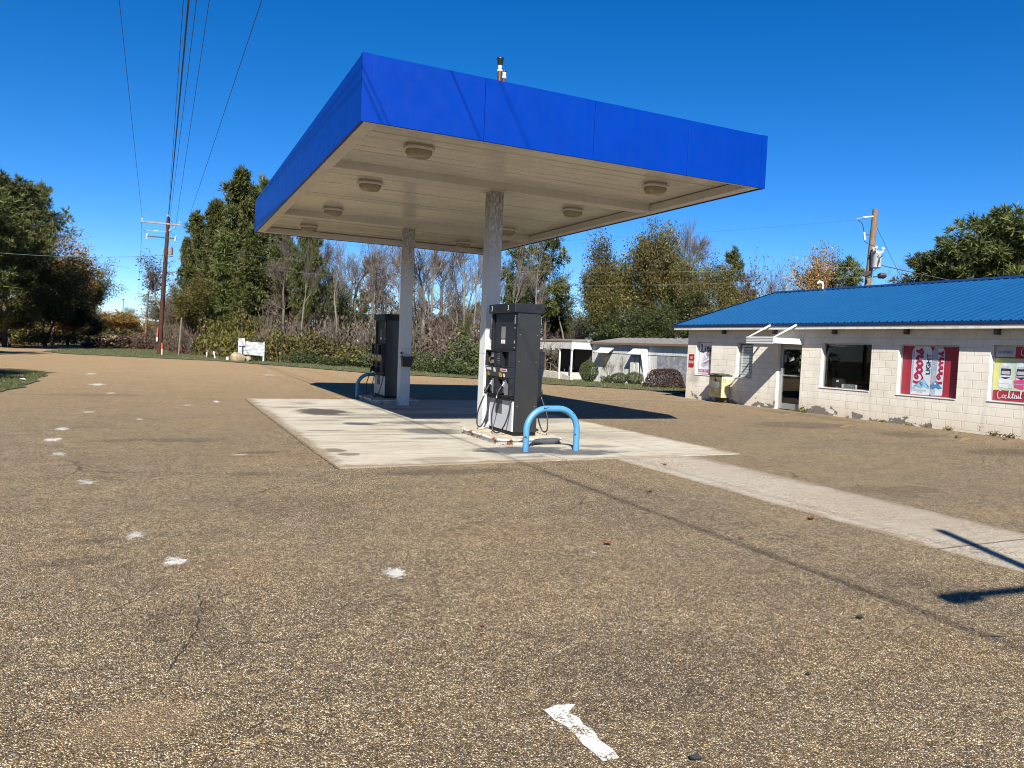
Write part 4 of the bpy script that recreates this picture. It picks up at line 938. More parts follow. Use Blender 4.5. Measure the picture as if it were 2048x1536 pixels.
def ell(cx, cy, a, b, n=20, a0=0, a1=360): return [(cx + a * math.cos(R(a0 + (a1 - a0) * i / n)), cy + b * math.sin(R(a0 + (a1 - a0) * i / n))) for i in range(n + (a1 - a0 < 360))]
SCRIPT = [[(.62, .95), (.42, 1.02), (.28, .86), (.42, .72), (.56, .80)], [(.62, .95), (.80, .72), (.70, .45), (.35, .25), (.05, .35), (-.12, .75), (-.02, 1.15)], [(-.10, .55), (-.02, .30), (.2, .12)],
          [(1.12, .86), (.90, .72), (.88, .45), (1.06, .34), (1.26, .46), (1.28, .72), (1.12, .86), (1.0, .78)], [(1.28, .72), (1.48, .70)], [(1.68, .86), (1.46, .72), (1.44, .45), (1.62, .34), (1.82, .46), (1.84, .72), (1.68, .86), (1.56, .78)], [(1.84, .72), (2.02, .80)],
          [(2.02, .80), (2.10, .95), (2.16, .80), (2.32, .78), (2.26, .52), (2.30, .36), (2.46, .42)], [(2.46, .42), (2.70, .80), (2.78, 1.0), (2.76, .7), (2.92, .48), (2.72, .34), (2.52, .44)]]
# big red poster with two pale cans
Y_, Z_, Wd, Hh = 13.655, .80, 1.645, 1.29
po = Poster(WX + .135, Y_, Z_, Wd, Hh, [P_RED, P_ICE, P_ICE2, P_SCRIPT, P_NAVY, P_BLUE, P_SKYB, P_WHITE])
def can_shape(u0, u1, v0, v1, n=.06): return [(u0 + .02, v0), (u1 - .02, v0), (u1, v0 + .05), (u1, v1 - .12), (u1 - n, v1), (u0 + n, v1), (u0, v1 - .12), (u0, v0 + .05)]
po.poly(can_shape(.87, 1.20, .02, 1.27), 2); po.poly([(1.0, .05), (1.18, .05), (1.2, .10), (1.2, 1.12), (1.15, 1.22), (1.02, 1.22)], 1)
po.poly(can_shape(.30, .86, .02, 1.27, .07), 1); po.poly([(.30, .10), (.345, .05), (.365, 1.2), (.32, 1.14)], 2)
po.pen(SCRIPT, .27, 3, (.70, .36), .285, R(90), 30, .5); po.pen(SCRIPT, .24, 3, (1.30, .38), .26, R(90), 30, .5, clip=1.195)
po.poly([(.33, .18), (.42, .27), (.50, .30), (.58, .38), (.66, .43), (.74, .36), (.85, .24), (.85, .18), (.70, .24), (.60, .18), (.5, .24), (.42, .17)], 6)
po.poly([(.38, .22), (.50, .29), (.47, .24), (.52, .24)], 5); po.poly([(.54, .32), (.66, .42), (.64, .34), (.60, .30), (.68, .32), (.62, .22), (.58, .28)], 5); po.poly([(.72, .35), (.84, .23), (.80, .22), (.76, .28)], 5); po.poly([(.60, .36), (.65, .40), (.63, .35)], 7)
po.poly([(.885, .30), (.96, .37), (1.05, .36), (1.12, .28), (1.19, .22), (1.10, .20), (1.02, .24), (.95, .20), (.88, .22)], 5); po.poly([(.95, .35), (1.02, .355), (1.0, .29)], 7)
for i, vv in enumerate((.70, .74, .85, .93, 1.0, 1.04)): po.rect(.93, vv, 1.01, vv + .006, 2)
po.done('red window poster with two pale beer cans and red script')
po.text('LIGHT', .79, .82, .165, P_NAVY, R(90), 1.15, 0, .018); po.text('BORN IN THE ROCKIES', .58, .135, .036, P_NAVY, 0, 1.0); po.text('EST. 1978', .58, .085, .034, P_NAVY)
# yellow cocktail-can poster cut by the picture edge
Y_, Z_ = 11.195, .83; Wd, Hh = 1.70, 1.28
po = Poster(WX + .135, Y_, Z_, Wd, Hh, [P_RED, P_LIME, P_WHITE, P_GREYL, P_BLACK, P_PINK, P_MINT, P_LILAC, P_ICE])
po.rect(0, .25, Wd, 1.0, 1); po.poly([(0, .25), (Wd, .25), (Wd, .5), (.9, .45), (.3, .42)], 6); po.poly([(.2, .95), (1.2, .99), (1.6, .99), (1.6, .4), (.3, .38)], 6)
po.rect(.01, 1.03, .46, 1.27, 3)
for k, (u, top, colr) in enumerate(((.27, .88, 2), (.63, .91, 5), (.99, .94, 7), (1.35, .94, 2))):
    w = .135
    po.poly([(u - w * .86, .5), (u + w * .86, .5), (u + w, .55), (u + w, top - .07), (u + w * .8, top), (u - w * .8, top), (u - w, top - .07), (u - w, .55)], 8); po.poly([(u - w * .45, .5), (u + w * .1, .5), (u + w * .1, top), (u - w * .45, top)], 2)
    po.rect(u - .115, .60, u + .115, .76, 4); po.rect(u - .095, .625, u + .095, .705, 3); po.rect(u - .13, .565, u + .13, .59, 5 if k == 1 else 2); po.poly([(u - .12, .56), (u + .12, .56), (u, .51)], 4)
    po.poly([(u - .16, .49), (u, .52), (u + .16, .5), (u + .15, .33), (u + .02, .295), (u - .14, .33)], 5 if k == 1 else colr); po.poly([(u - .15, .415), (u + .15, .41), (u + .15, .40), (u - .15, .403)], 3); po.poly(ell(u + .13, .36, .065, .06, 12), 8)
po.pen([[(.42, 1.0), (.22, 1.04), (.02, .75), (.0, .3), (.2, .05), (.5, .22)], [(.72, .52), (.56, .40), (.62, .14), (.80, .2), (.82, .45), (.72, .52)], [(1.16, .48), (1.0, .46), (.92, .2), (1.06, .08), (1.26, .2)], [(1.26, .2), (1.52, .8), (1.44, 1.0), (1.38, .6), (1.36, .1)], [(1.38, .3), (1.60, .5), (1.46, .3), (1.62, .1), (1.74, .16)], [(1.74, .16), (1.94, .85), (1.86, .3), (1.92, .1), (2.04, .18)], [(1.76, .6), (2.06, .62)],
        [(2.3, .48), (2.12, .46), (2.1, .16), (2.28, .2), (2.34, .46), (2.34, .16), (2.46, .14)], [(2.46, .14), (2.58, .48), (2.56, .16), (2.68, .14)], [(2.62, .64), (2.64, .68)], [(2.68, .14), (2.92, .8), (2.84, 1.0), (2.80, .4), (2.86, .12), (3.0, .2)],
        [(3.3, .46), (3.28, .16), (3.4, .14)], [(3.36, .64), (3.38, .68)], [(3.4, .14), (3.5, .46), (3.5, .12)], [(3.5, .3), (3.66, .48), (3.7, .14), (3.84, .2)]], .085, 2, (.13, .045), .185, R(2), 40, .45)
po.pen([[(.42, 1.0), (.22, 1.04), (.02, .75), (.0, .3), (.2, .05), (.5, .22)], [(.72, .52), (.56, .40), (.62, .14), (.80, .2), (.82, .45), (.72, .52)]], .075, 2, (.60, 1.055), .19, 0, 40, .45)
po.done('yellow and red poster of cocktail cans at the picture edge')
po.text('CLUBTAILS', .235, 1.14, .085, P_BLACK, 0, .80)
for u in (.27, .63, .99): po.text('CLUBTAILS', u, .80, .034, P_BLACK, 0, .9)
# narrow pale poster with a leaping fish
Y_, Z_ = 21.925, .93
po = Poster(WX + .13, Y_, Z_, .77, 1.13, [P_WHITE, P_NAVY, P_MAUVE, P_ROSE, P_GREYL, P_ICE, P_LILAC])
po.rect(.0, 0, .77, .03, 4); po.rect(.0, .05, .77, .165, 3); po.rect(.05, .09, .22, .13, 6); po.rect(.30, .09, .42, .13, 6); po.rect(.52, .085, .66, .135, 6)
po.poly([(.1, .36), (.2, .25), (.38, .28), (.55, .34), (.68, .42), (.70, .36), (.74, .48), (.60, .47), (.45, .44), (.34, .40), (.24, .42)], 6); po.poly([(.22, .40), (.30, .34), (.44, .40), (.6, .45), (.74, .47), (.66, .52), (.48, .50), (.36, .44)], 2); po.poly([(.12, .33), (.22, .24), (.34, .30), (.24, .31)], 4)
po.poly(ell(.50, .72, .12, .10), 2); po.poly([(.56, .78), (.76, .74), (.76, .64), (.62, .66), (.5, .62)], 2); po.poly([(.36, .56), (.56, .66), (.76, .70), (.76, .67), (.56, .60), (.40, .52)], 4); po.poly([(.26, .74), (.31, .60), (.42, .53), (.40, .50), (.28, .60)], 4); po.poly([(.50, .86), (.60, .94), (.62, .90), (.54, .82)], 1)
for u, v in ((.24, .56), (.30, .53), (.27, .48), (.34, .58), (.22, .50)): po.poly(ell(u, v, .018, .022, 8), 4)
po.pen([[(.14, 1.18), (.16, 1.05), (.15, .90), (.13, .88)], [(.08, .89), (.2, .87), (.32, .86)], [(.36, 1.03), (.37, .94), (.37, .89)], [(.36, 1.075), (.365, 1.09)], [(.54, 1.09), (.53, .98), (.54, .90), (.60, .89)], [(.45, 1.02), (.63, 1.03)], [(.68, .97), (.82, .98), (.76, 1.03), (.68, .99), (.70, .89), (.82, .90)]], .075, 1, (-.02, .02), .90, 0, 20, .6, clip=.76)
po.done('narrow pale window poster with a leaping fish, beside the red sign')
# red no loitering sign
t = thing('warning_sign', 'small red sign with white letters near the store corner', 'sign', (WX - .012, 22.20, 1.15))
mb = MB(); loft(mb, [[(x_, p[0], p[1] + .24) for p in [(a, b) for a, b, _ in rrect(.15, .24, .03, 0, 3)]] for x_ in (0, .01)], 0, False); mb.build('plate', flatcol('sign_red', (.42, .012, .012), .45), t)
mb = MB(); mb.box((-.0012, -.145, .145), (-.0004, .145, .235)); mb.build('band', flatcol('sign_white', (.62, .55, .52)), t)
text_obj('lettering', 'NO', .13, P_WHITE, wallM(-.0018, 0, .345), t, sx=.75); text_obj('lettering', 'LOITERING', .075, flatcol('sign_letters', (.42, .012, .012), .45), wallM(-.002, 0, .19), t, sx=.80)

# old metal cabinet hung on the wall
m = NT('weathered_yellow_paint'); co = m.coord(); sx, sy, sz = m.sep(co)
st_ = m.noise(m.mapping(co, (7, 7, 1.0)), 2.2, 7, .7)
c = m.mix(m.mr(st_, .50, .62, 0, .85), m.mix(m.noise(co, 3, 5), (.60, .50, .24), (.66, .59, .36)), (.10, .08, .045))
m.set(base_color=c, roughness=.7); M_OLDY = m.mat
M_OLDB = plain('mossy_weathered_front', (.17, .145, .08), .9, 0, .45, 4, .3, 40, .3, (.035, .028, .018), .95, 7)
M_MOSS = plain('mossy_lid', (.10, .085, .06), .95, 0, .4, 8, .8, 30)
t = thing('utility_cabinet', 'weathered yellow metal cabinet with a mossy lid on the store wall', 'cabinet', (WX - .21, 20.34, .18))
mb = MB(); mb.box((-.205, -.33, 0), (.205, .33, .76)); mb.build('box', M_OLDY, t, .01, 2)
mb = MB(); mb.box((-.214, -.315, .015), (-.207, .315, .75)); mb.build('front', M_OLDB, t, .003, 1)
mb = MB(); r = random.Random(4); n = 9
vs = [(-.25 + .49 * i / n, -.38 + .76 * j / n, .77 + r.uniform(0, .045) + (.02 if 2 < j < 7 else 0)) for i in range(n + 1) for j in range(n + 1)]; k = n + 1
mb.add(vs, [(i * k + j, (i + 1) * k + j, (i + 1) * k + j + 1, i * k + j + 1) for i in range(n) for j in range(n)]); mb.box((-.25, -.38, .762), (.24, .38, .775)); mb.build('lid', M_MOSS, t)
mb = MB(); mb.box((-.226, -.17, .33), (-.216, .17, .53), 0)
for i in range(5): mb.box((-.229, -.14 + i * .06, .35), (-.2265, -.10 + i * .06, .51), 1)
mb.build('grille', [plain('grey_grille', (.26, .27, .29), .5), plain('grille_slot', (.12, .125, .14), .6)], t)
mb = MB(); mb.lathe([(.05, 0), (.05, .006), (.03, .008)], (0, 0, 0), 12, 0, Matrix.Translation((-.216, -.02, .60)) @ Matrix.Rotation(R(-90), 4, 'Y')); mb.build('knob', M_CABBL, t)
mb = MB(); mb.box((-.12, -.335, .66), (.19, -.3315, .73)); mb.build('sticker', M_PAPER, t)
mb = MB(); mb.box((.08, -.25, -.16), (.2, .25, -.003)); mb.build('bracket', M_OLDB, t)

# things standing inside the third window
def inside(name, label, cat, x, y): return thing(name, label, cat, (x, y, .72))
t = thing('display_counter', 'dark counter behind the third store window', 'counter', (18.35, 15.3, .03)); mb = MB(); mb.box((-.3, -.95, .62), (.3, .95, .69)); mb.box((-.27, -.92, 0), (.27, .92, .617)); mb.build('counter_body', M_INT, t)
t = inside('white_machine', 'small white box machine behind the third window', 'machine', 18.22, 15.45); mb = MB(); mb.box((-.12, -.24, .03), (.12, .24, .22)); mb.box((-.125, -.17, .05), (-.121, .17, .20), 1); mb.build('body', [M_PAPERG, plain('machine_face', (.28, .32, .30), .4)], t, .03, 2)
mb = MB(); mb.box((-.13, -.27, 0), (-.08, -.20, .21)); mb.box((-.13, .20, 0), (-.08, .27, .21)); mb.box((-.10, -.24, .0), (.10, .24, .028)); mb.build('corner_guard', M_WHITEP, t, .02, 2)
t = inside('dark_machine', 'dark box machine at the left of the third window', 'machine', 18.30, 15.95); mb = MB(); mb.box((-.12, -.16, 0), (.12, .2, .36)); mb.build('body', M_PANELDK, t, .01, 1); mb = MB(); mb.box((-.124, -.05, .26), (-.121, .03, .32)); mb.tube([(-.13, .05, .02), (-.15, -.02, .12), (-.14, -.15, .04)], .008, 6); mb.build('label_tag', M_PAPER, t)
for i, (y, z, ln) in enumerate(((15.02, .79, .55), (14.86, .90, .4), (14.84, 1.05, .42))):
    t = thing('paper_roll', ['fat white rolled tube lowest behind the third window', 'dark rolled tube in the middle behind the third window', 'thin rolled tube on top behind the third window'][i], 'paper roll', (18.22, y, z))
    mb = MB(); mb.tube([(0, 0, 0), (.16, -ln, -.05)], .06 if i == 0 else .05, 12); mb.build('roll', M_NAVY, t); mb = MB(); mb.tube([(-.012, .015, .002), (.003, -.005, -.001)], .05 if i == 0 else .035, 12); mb.build('roll_end', M_PAPER if i == 0 else M_PAPERG, t)
t = inside('ceiling_panel_lamp', 'grey strip lamp inside the third window', 'lamp', 18.4, 16.0); t.location.z = 2.02; mb = MB(); mb.box((-.3, -.35, 0), (-.1, .2, .05)); mb.box((-.05, -.35, .03), (.15, .22, .08)); mb.build('lamp_body', plain('lamp_grey', (.30, .32, .34), .5), t)

# ------------------------------------------------------------------ white annex building at the back
m = NT('peeling_white_siding'); co = m.coord(); sx, sy, sz = m.sep(co)
st_ = m.noise(m.mapping(co, (3.5, 3.5, .8)), 1.8, 8, .72); f = m.noise(co, 14, 5, .7)
c = m.mix(m.mr(st_, .46, .68, 0, .85), (.68, .69, .66), (.30, .29, .25)); c = m.mix(m.mr(f, .56, .66, 0, .5), c, (.22, .21, .18))
g = m.mr(m.math('FRACT', m.math('MULTIPLY', m.math('ADD', m.math('ADD', sy, sx), 100), .82)), .0, .012, 1, 0)
c = m.mix(m.math('MULTIPLY', g, .5), c, (.2, .2, .18))
m.set(base_color=c, roughness=.8); M_SIDING = m.mat
M_GALV = plain('old_galvanised_roof', (.30, .29, .28), .5, .3, .25, 1.5, .3, 6, .4, (.20, .12, .07), .5, 1.5)
M_RUSTY = plain('rusty_eave', (.22, .13, .085), .8)
M_PLY = plain('grey_plywood', (.27, .275, .30), .8, 0, .3, 3, 0, 40, .3, (.50, .50, .50), .6, 3)
M_RAMP = plain('chalky_concrete', (.60, .57, .50), .85, 0, .2, 2, .3, 20, .3, (.25, .22, .18), .6, 3)
M_PORCHIN = plain('porch_inside', (.085, .085, .075), .9, 0, .2)
M_BLUED = plain('blue_door_paint', (.035, .065, .12), .6)
ax, ay0, ay1, bx = 31.3, 35.0, 51.5, 36.8; gb = -.95
an = thing('annex_building', 'low white weathered building with a porch beyond the lot', 'building', ((ax + bx) / 2, (ay0 + ay1) / 2, -.7))
mb = MB(); mb.box((ax, ay0, gb), (bx, ay1, 2.2))
for yy in (ay0 - .003, ay1 + .003): mb.prism([(ax + .02, yy, 2.203), (bx - .02, yy, 2.203), ((ax + bx) / 2, yy, 2.62)], (0, .05 if yy < 40 else -.05, 0))
wp(mb, 'wall', M_SIDING, an)
mb = MB(); xm = (ax + bx) / 2
for xa, xb_ in ((ax - .25, xm), (bx + .25, xm)):
    mb.prism([(xa, ay0 - .3, 2.23), (xb_, ay0 - .3, 2.70), (xb_, ay0 - .3, 2.74), (xa, ay0 - .3, 2.27)], (0, ay1 - ay0 + .6, 0))
    k = ay0
    while k < ay1 + .2:
        mb.prism([(xa, k, 2.272), (xb_, k, 2.742), (xb_, k, 2.775), (xa, k, 2.305)], (0, .05, 0)); k += .9
wp(mb, 'roof', M_GALV, an)
mb = MB(); mb.box((ax - .27, ay0 - .3, 2.13), (ax - .253, ay1 + .3, 2.28)); wp(mb, 'eave_board', M_RUSTY, an)
mb = MB(); mb.box((ax - .012, ay0 + .1, 1.44), (ax - .003, ay1 - .1, 1.475)); mb.box((ax - .014, 48.7, 1.40), (ax - .004, 49.9, 1.44)); wp(mb, 'wall_seam', M_DARK, an)
mb = MB(); mb.box((ax - .02, 39.4, gb + .3), (ax - .004, 42.8, 1.43)); wp(mb, 'boarded_window', M_PLY, an)
for ya, yb in ((48.2, 50.1), (43.9, 45.6)):
    mb = MB(); mb.prism([(ax - .005, ya, 1.98), (ax - .62, ya, 1.50), (ax - .62, ya, 1.46), (ax - .005, ya, 1.94)], (0, yb - ya, 0))
    for q in range(1, 4): mb.prism([(ax - .005, ya + q * (yb - ya) / 4, 2.0), (ax - .62, ya + q * (yb - ya) / 4, 1.52), (ax - .62, ya + q * (yb - ya) / 4, 1.50), (ax - .005, ya + q * (yb - ya) / 4, 1.98)], (0, .03, 0))
    wp(mb, 'window_awning', M_AWN, an)
for ya, yb, tip in ((45.15, 45.65, 45.6), (44.62, 45.0, 44.8), (44.0, 44.4, 44.2)):
    mb = MB(); mb.prism([(ax - .30, ya, -.55), (ax - .30, yb, -.55), (ax - .30, yb, 1.15), (ax - .30, tip, 1.42), (ax - .30, ya, 1.15)], (.06, 0, 0)); wp(mb, 'shutter_board', M_WOODW, an)
mb = MB(); mb.prism([(ax - .6, 43.93, 1.46), (ax - .02, 43.93, 1.93), (ax - .02, 43.93, -.5), (ax - .2, 43.93, -.5)], (0, -.03, 0)); wp(mb, 'awning_side', M_AWN, an)
mb = MB(); mb.box((ax - .03, 40.9 + 1.95, .1), (ax - .004, 43.1, .45)); wp(mb, 'meter_box', M_PAPERG, an)
# porch
px0, py0, py1 = 29.4, 51.5, 57.6
mb = MB(); mb.prism([(px0 + .03, py0 + .03, 2.26), (ax - .05, py0 + .03, 2.42), (ax - .05, py0 + .03, 2.50), (px0 + .03, py0 + .03, 2.34)], (0, py1 - py0, 0)); wp(mb, 'porch_roof', M_GALV, an)
mb = MB(); mb.box((px0, py0, 1.68), (px0 + .05, py1, 2.23)); mb.box((px0 + .053, py0, 1.68), (ax - .003, py0 + .05, 2.23)); wp(mb, 'porch_fascia', M_SIDING, an)
mb = MB(); mb.box((px0 - .03, py0 - .03, 2.235), (ax - .3, py0 + .02, 2.32)); mb.box((px0 - .03, py0 + .023, 2.235), (px0 + .02, py1, 2.32)); wp(mb, 'porch_eave', M_RUSTY, an)
mb = MB(); mb.box((px0 + .06, py0 + .06, 1.70), (ax + .3, py1, 1.74)); mb.box((ax + .25, py0 + .1, gb), (ax + .3, py1, 1.69)); wp(mb, 'porch_lining', M_PORCHIN, an)
mb = MB(); mb.box((ax + .2, 54.7, -.4), (ax + .246, 55.9, 1.55)); wp(mb, 'door', M_BLUED, an)
for yy in (53.6, 50.75 + .9): mb = MB(); mb.box((px0 + .06, yy - .06, gb), (px0 + .17, yy + .06, 1.678)); mb.box((px0 + .03, yy - .12, 1.58), (px0 + .20, yy + .12, 1.676)); wp(mb, 'porch_post', M_WOODW, an)
mb = MB(); mb.prism([(px0 + .2, py1, gb), (px0 + .2, 51.6, gb), (px0 + .2, 51.7, -.62), (px0 + .2, 53.4, -.28), (px0 + .2, py1, -.22)], (.12, 0, 0)); mb.box((px0 + .323, 53.4, gb), (ax + .24, py1, -.25)); wp(mb, 'ramp', M_RAMP, an)
mb = MB()
for a, b in (((px0 + .26, 57, -.25), (px0 + .26, 57, .45)), ((px0 + .26, 55.4, -.25), (px0 + .26, 55.4, .45)), ((px0 + .26, 54.2, -.3), (px0 + .26, 54.2, .1)), ((px0 + .26, 53.0, -.4), (px0 + .26, 53.0, .05)), ((px0 + .26, 52.2, -.5), (px0 + .26, 52.2, .3)), ((px0 + .26, 57, .45), (px0 + .26, 55.4, .45)), ((px0 + .26, 55.4, .45), (px0 + .26, 54.2, .1)), ((px0 + .26, 52.2, .3), (px0 + .26, 51.6, .12))): mb.tube([a, b], .025, 6)
wp(mb, 'railing', M_SILV, an)

# ------------------------------------------------------------------ timber sign board, rocks, little markers
m = NT('flaked_sign_board'); co = m.coord(); sz = m.sep(co)[2]
st_ = m.noise(m.mapping(co, (1.2, 1, 5)), 2.2, 8, .72); c = m.mix(m.mr(st_, .44, .56), (.66, .68, .70), (.28, .29, .31))
m.set(base_color=c, roughness=.85); M_BOARD = m.mat
t = thing('notice_board', 'wide flaking white sign board on posts at the wood edge', 'sign', (5.4, 51.0, 0))
g0 = gz(5.4, 51)
mb = MB(); mb.prism([(-.80, 0, .44), (.80, 0, .36), (.80, 0, 1.20), (-.80, 0, 1.29)], (0, .03, 0)); mb.build('board', M_BOARD, t)
for xx in (-.77, .75): mb = MB(); mb.box((xx - .045, .033, -.1), (xx + .045, .11, 1.25)); mb.build('post', M_WOODW, t)
t = thing('paper_sign', 'small pale notice fixed at the corner of the flaking board', 'sign', (4.78, 50.9, 0))
mb = MB(); mb.box((-.19, 0, .98), (.19, .012, 1.45), 0)
for i in range(5): mb.box((-.13, -.002, 1.05 + i * .07), (.13 - .04 * (i % 2), -.0005, 1.07 + i * .07), 1)
mb.build('notice', [plain('pink_white_notice', (.66, .60, .60), .7), plain('notice_print', (.45, .38, .42), .7)], t)
mb = MB(); mb.box((.03, .013, -.1), (.09, .05, 1.4)); mb.build('stake', plain('dark_stake', (.035, .035, .04), .8), t)
def rock(name_label, loc, sc, seed, col):
    bm = bmesh.new(); bmesh.ops.create_icosphere(bm, subdivisions=4, radius=1); r = np.random.default_rng(seed)
    cuts = [(Vector(r.normal(0, 1, 3)).normalized(), r.uniform(.62, .92)) for _ in range(14)]
    for v in bm.verts:
        for n_, d in cuts:
            k = v.co.dot(n_) - d
            if k > 0: v.co -= n_ * k * .85
        v.co += v.co.normalized() * .03 * math.sin(9 * v.co.x + seed) * math.sin(11 * v.co.y) * math.sin(8 * v.co.z)
        v.co = Vector((v.co.x * sc[0], v.co.y * sc[1], v.co.z * sc[2]))
    me = bpy.data.meshes.new('boulder'); bm.to_mesh(me); bm.free(); me.materials.append(col)
    o = bpy.data.objects.new('boulder', me); COL.objects.link(o); o.location = loc; tag(o, name_label, 'boulder', 'boulders by the notice board')
M_ROCK = plain('tan_rock', (.36, .28, .17), .9, 0, .35, 3, .8, 9, .2, (.50, .44, .32), .7, 4)
rock('big tan boulder before the flaking sign board', (4.45, 49.6, .22), (.46, .40, .40), 3, M_ROCK)
rock('smaller tan boulder leaning at the right of the big one', (5.0, 49.9, .12), (.30, .28, .30), 8, M_ROCK)
for (x, y, h, tilt, lab) in ((3.05, 57.0, .36, 0, 'upright short white pipe stub in the verge'), (3.45, 54.5, .50, -13, 'leaning white pipe stub in the verge'), (4.0, 51.6, .22, 0, 'low white stub by the boulders')):
    mb = MB(); mb.tube([(0, 0, -.05), (math.sin(R(tilt)) * h, 0, h)], .045 if h > .3 else .09, 10); tag(mb.build('pipe_stub', M_WPVC, loc=(x, y, 0)), lab, 'pipe', 'white stubs in the verge')
M_WOODP = bark_mat('grey_post_wood', (.16, .13, .09), (.30, .25, .18))
mb = MB(); mb.tube([(0, 0, -.1), (.17, .06, 2.75)], [.07, .06], 8); tag(mb.build('wooden_post', M_WOODP, loc=(1.27, 59.2, 0)), 'leaning grey wooden post right of the utility pole', 'post')

# ------------------------------------------------------------------ utility poles and wires
M_POLE = bark_mat('creosote_pole', (.034, .016, .012), (.075, .036, .026))
M_POLEG = bark_mat('weathered_pole', (.13, .085, .06), (.24, .175, .125))
M_ARM = plain('crossarm_wood', (.32, .27, .24), .8, 0, .2)
M_ARMD = plain('dark_arm', (.045, .045, .05), .6)
M_PORC = plain('grey_porcelain', (.55, .56, .58), .3)
M_WIRE = plain('dark_wire', (.018, .02, .026), .5)
M_WIREL = plain('bright_wire', (.24, .24, .21), .45, .4)
M_ORANGE = plain('orange_marker', (.70, .09, .02), .5)
M_TANK = plain('grey_white_tank', (.62, .64, .66), .4)
up_ = thing('utility_pole', 'tall dark brown utility pole with two crossarms beside the road', 'utility pole', (.0, 60.3, 0))
lean = .45 / 9.9
mb = MB(); mb.tube([(0, 0, -.1), (.22, 0, 5), (.45, 0, 9.95)], [.175, .15, .12], 12); mb.build('shaft', M_POLE, up_)
mb = MB(); mb.box((-1.32, -.14, 9.40), (1.27, -.03, 9.51)); mb.build('crossarm', M_ARM, up_, .01, 1)
for sgn in (-1, 1): mb = MB(); mb.tube([(.42 + sgn * .52, -.10, 9.39), (.42 + sgn * .05, -.14, 8.98)], .014, 6); mb.build('brace', M_SILV, up_)
for xx in (-1.25, 1.2, .43): mb = MB(); z0 = 9.51 if xx != .43 else 9.95; mb.lathe([(.016, 0), (.016, .06), (.055, .07), (.06, .11), (.035, .14), (.04, .17), (.02, .19)], (xx, -.085 if xx != .43 else 0, z0), 10); mb.build('insulator', M_PORC, up_)
mb = MB(); mb.box((-1.0, -.12, 8.42), (1.0, -.04, 8.50)); mb.build('crossarm', M_ARMD, up_)
for xx in (-.95, .9): mb = MB(); mb.tube([(xx, -.2, 8.25), (xx + .04, -.16, 8.62)], .05, 8); mb.tube([(xx + .04, -.16, 8.6), (xx + .1, -.1, 8.7)], .015, 6); mb.build('fuse_cutout', M_PORC, up_)
mb = MB(); mb.tube([(-.5, -.1, 8.85), (-.2, -.1, 8.87)], .05, 8); mb.tube([(-.9, -.1, 8.84), (.35, -.1, 8.88)], .01, 6); mb.build('line_insulator', M_PORC, up_)
mb = MB(); mb.tube([(.62, -.1, 7.25), (.62, -.1, 7.75)], .17, 12); mb.tube([(.62, -.1, 7.75), (.75, -.12, 7.88)], .05, 8); mb.tube([(.4, -.1, 7.15), (.8, -.1, 7.15)], .03, 6); mb.build('transformer', M_PAPERG, up_)
mb = MB(); mb.tube(spline([(-1.28, -.1, 9.4), (-1.3, -.12, 9.1), (-1.15, -.15, 8.9), (-.95, -.16, 8.65)], 5), .012, 6); mb.tube(spline([(.45, 0, 9.9), (.7, -.1, 9.6), (.72, -.1, 9.2), (.6, -.12, 8.9), (.9, -.14, 8.65)], 5), .012, 6); mb.tube([(.28, -.17, 7.2), (.18, -.18, 3.2)], .015, 6); mb.build('jumper_wire', M_WIRE, up_)
mb = MB(); mb.tube([(-.14, -.22, 1.25), (-.10, -.22, 1.95)], .05, 8, 0); mb.tube([(-.16, -.22, .95), (-.14, -.22, 1.24)], .06, 8, 1); mb.build('marker_sleeve', [M_ORANGE, M_WPVC], up_)
t = thing('cable_marker', 'orange and white cable marker post at the pole foot', 'marker', (.18, 59.9, 0)); mb = MB(); mb.tube([(0, 0, 0), (0, 0, .42)], .055, 8, 0); mb.tube([(0, 0, .42), (0, 0, .86)], .055, 8, 1); mb.build('post', [M_WPVC, M_ORANGE], t)

def far_pole(label, x, y, h, arms):
    t = thing('utility_pole', label, 'utility pole', (x, y, 0), group='utility poles further along the road')
    mb = MB(); mb.tube([(0, 0, -.3), (.35, 0, h)], [.17, .12], 8); mb.build('shaft', M_POLEG, t)
    for a, b, z in arms: mb = MB(); mb.box((a, -.1, z), (b, 0, z + .14)); mb.build('crossarm', M_ARM, t)
far_pole('first grey utility pole behind the tall dark one', -1.9, 122, 7.6, [(-1.2, .0, 7.0), (.3, 1.9, 6.3)])
far_pole('second grey utility pole, with a wide pale crossarm, beyond the first', -.95, 150, 4.6, [(-1.9, 1.6, 4.2)])
far_pole('farthest tiny utility pole down the road', -2.2, 230, 4.0, [(-1.0, 1.0, 2.6), (-.7, .7, 3.6)])

# pole behind the store
sp = thing('utility_pole', 'weathered wooden utility pole with a pale transformer behind the store', 'utility pole', (30.65, 25.6, 0))
mb = MB(); mb.tube([(-.15, 0, -.3), (.36, 0, 8.95)], [.19, .135], 12); mb.build('shaft', M_POLEG, sp)
mb = MB(); mb.lathe([(.20, 6.1), (.235, 6.14), (.235, 6.78), (.26, 6.80), (.26, 6.86), (.18, 6.9)], (.20, -.36, 0), 16); mb.build('transformer', M_TANK, sp)
for xx, yy in ((-.10, -.55), (.08, -.26), (.42, -.50)): mb = MB(); mb.lathe([(.035, 6.86), (.05, 6.90), (.03, 6.95), (.075, 6.98), (.08, 7.05), (.04, 7.10)], (xx, yy, 0), 10); mb.build('bushing', M_PORC, sp)
mb = MB(); mb.tube([(.28, 0, 8.60), (-.30, .16, 8.50)], .05, 8); mb.tube([(-.30, .16, 8.5), (-.62, .22, 8.42)], .012, 6); mb.build('line_insulator', M_PORC, sp)
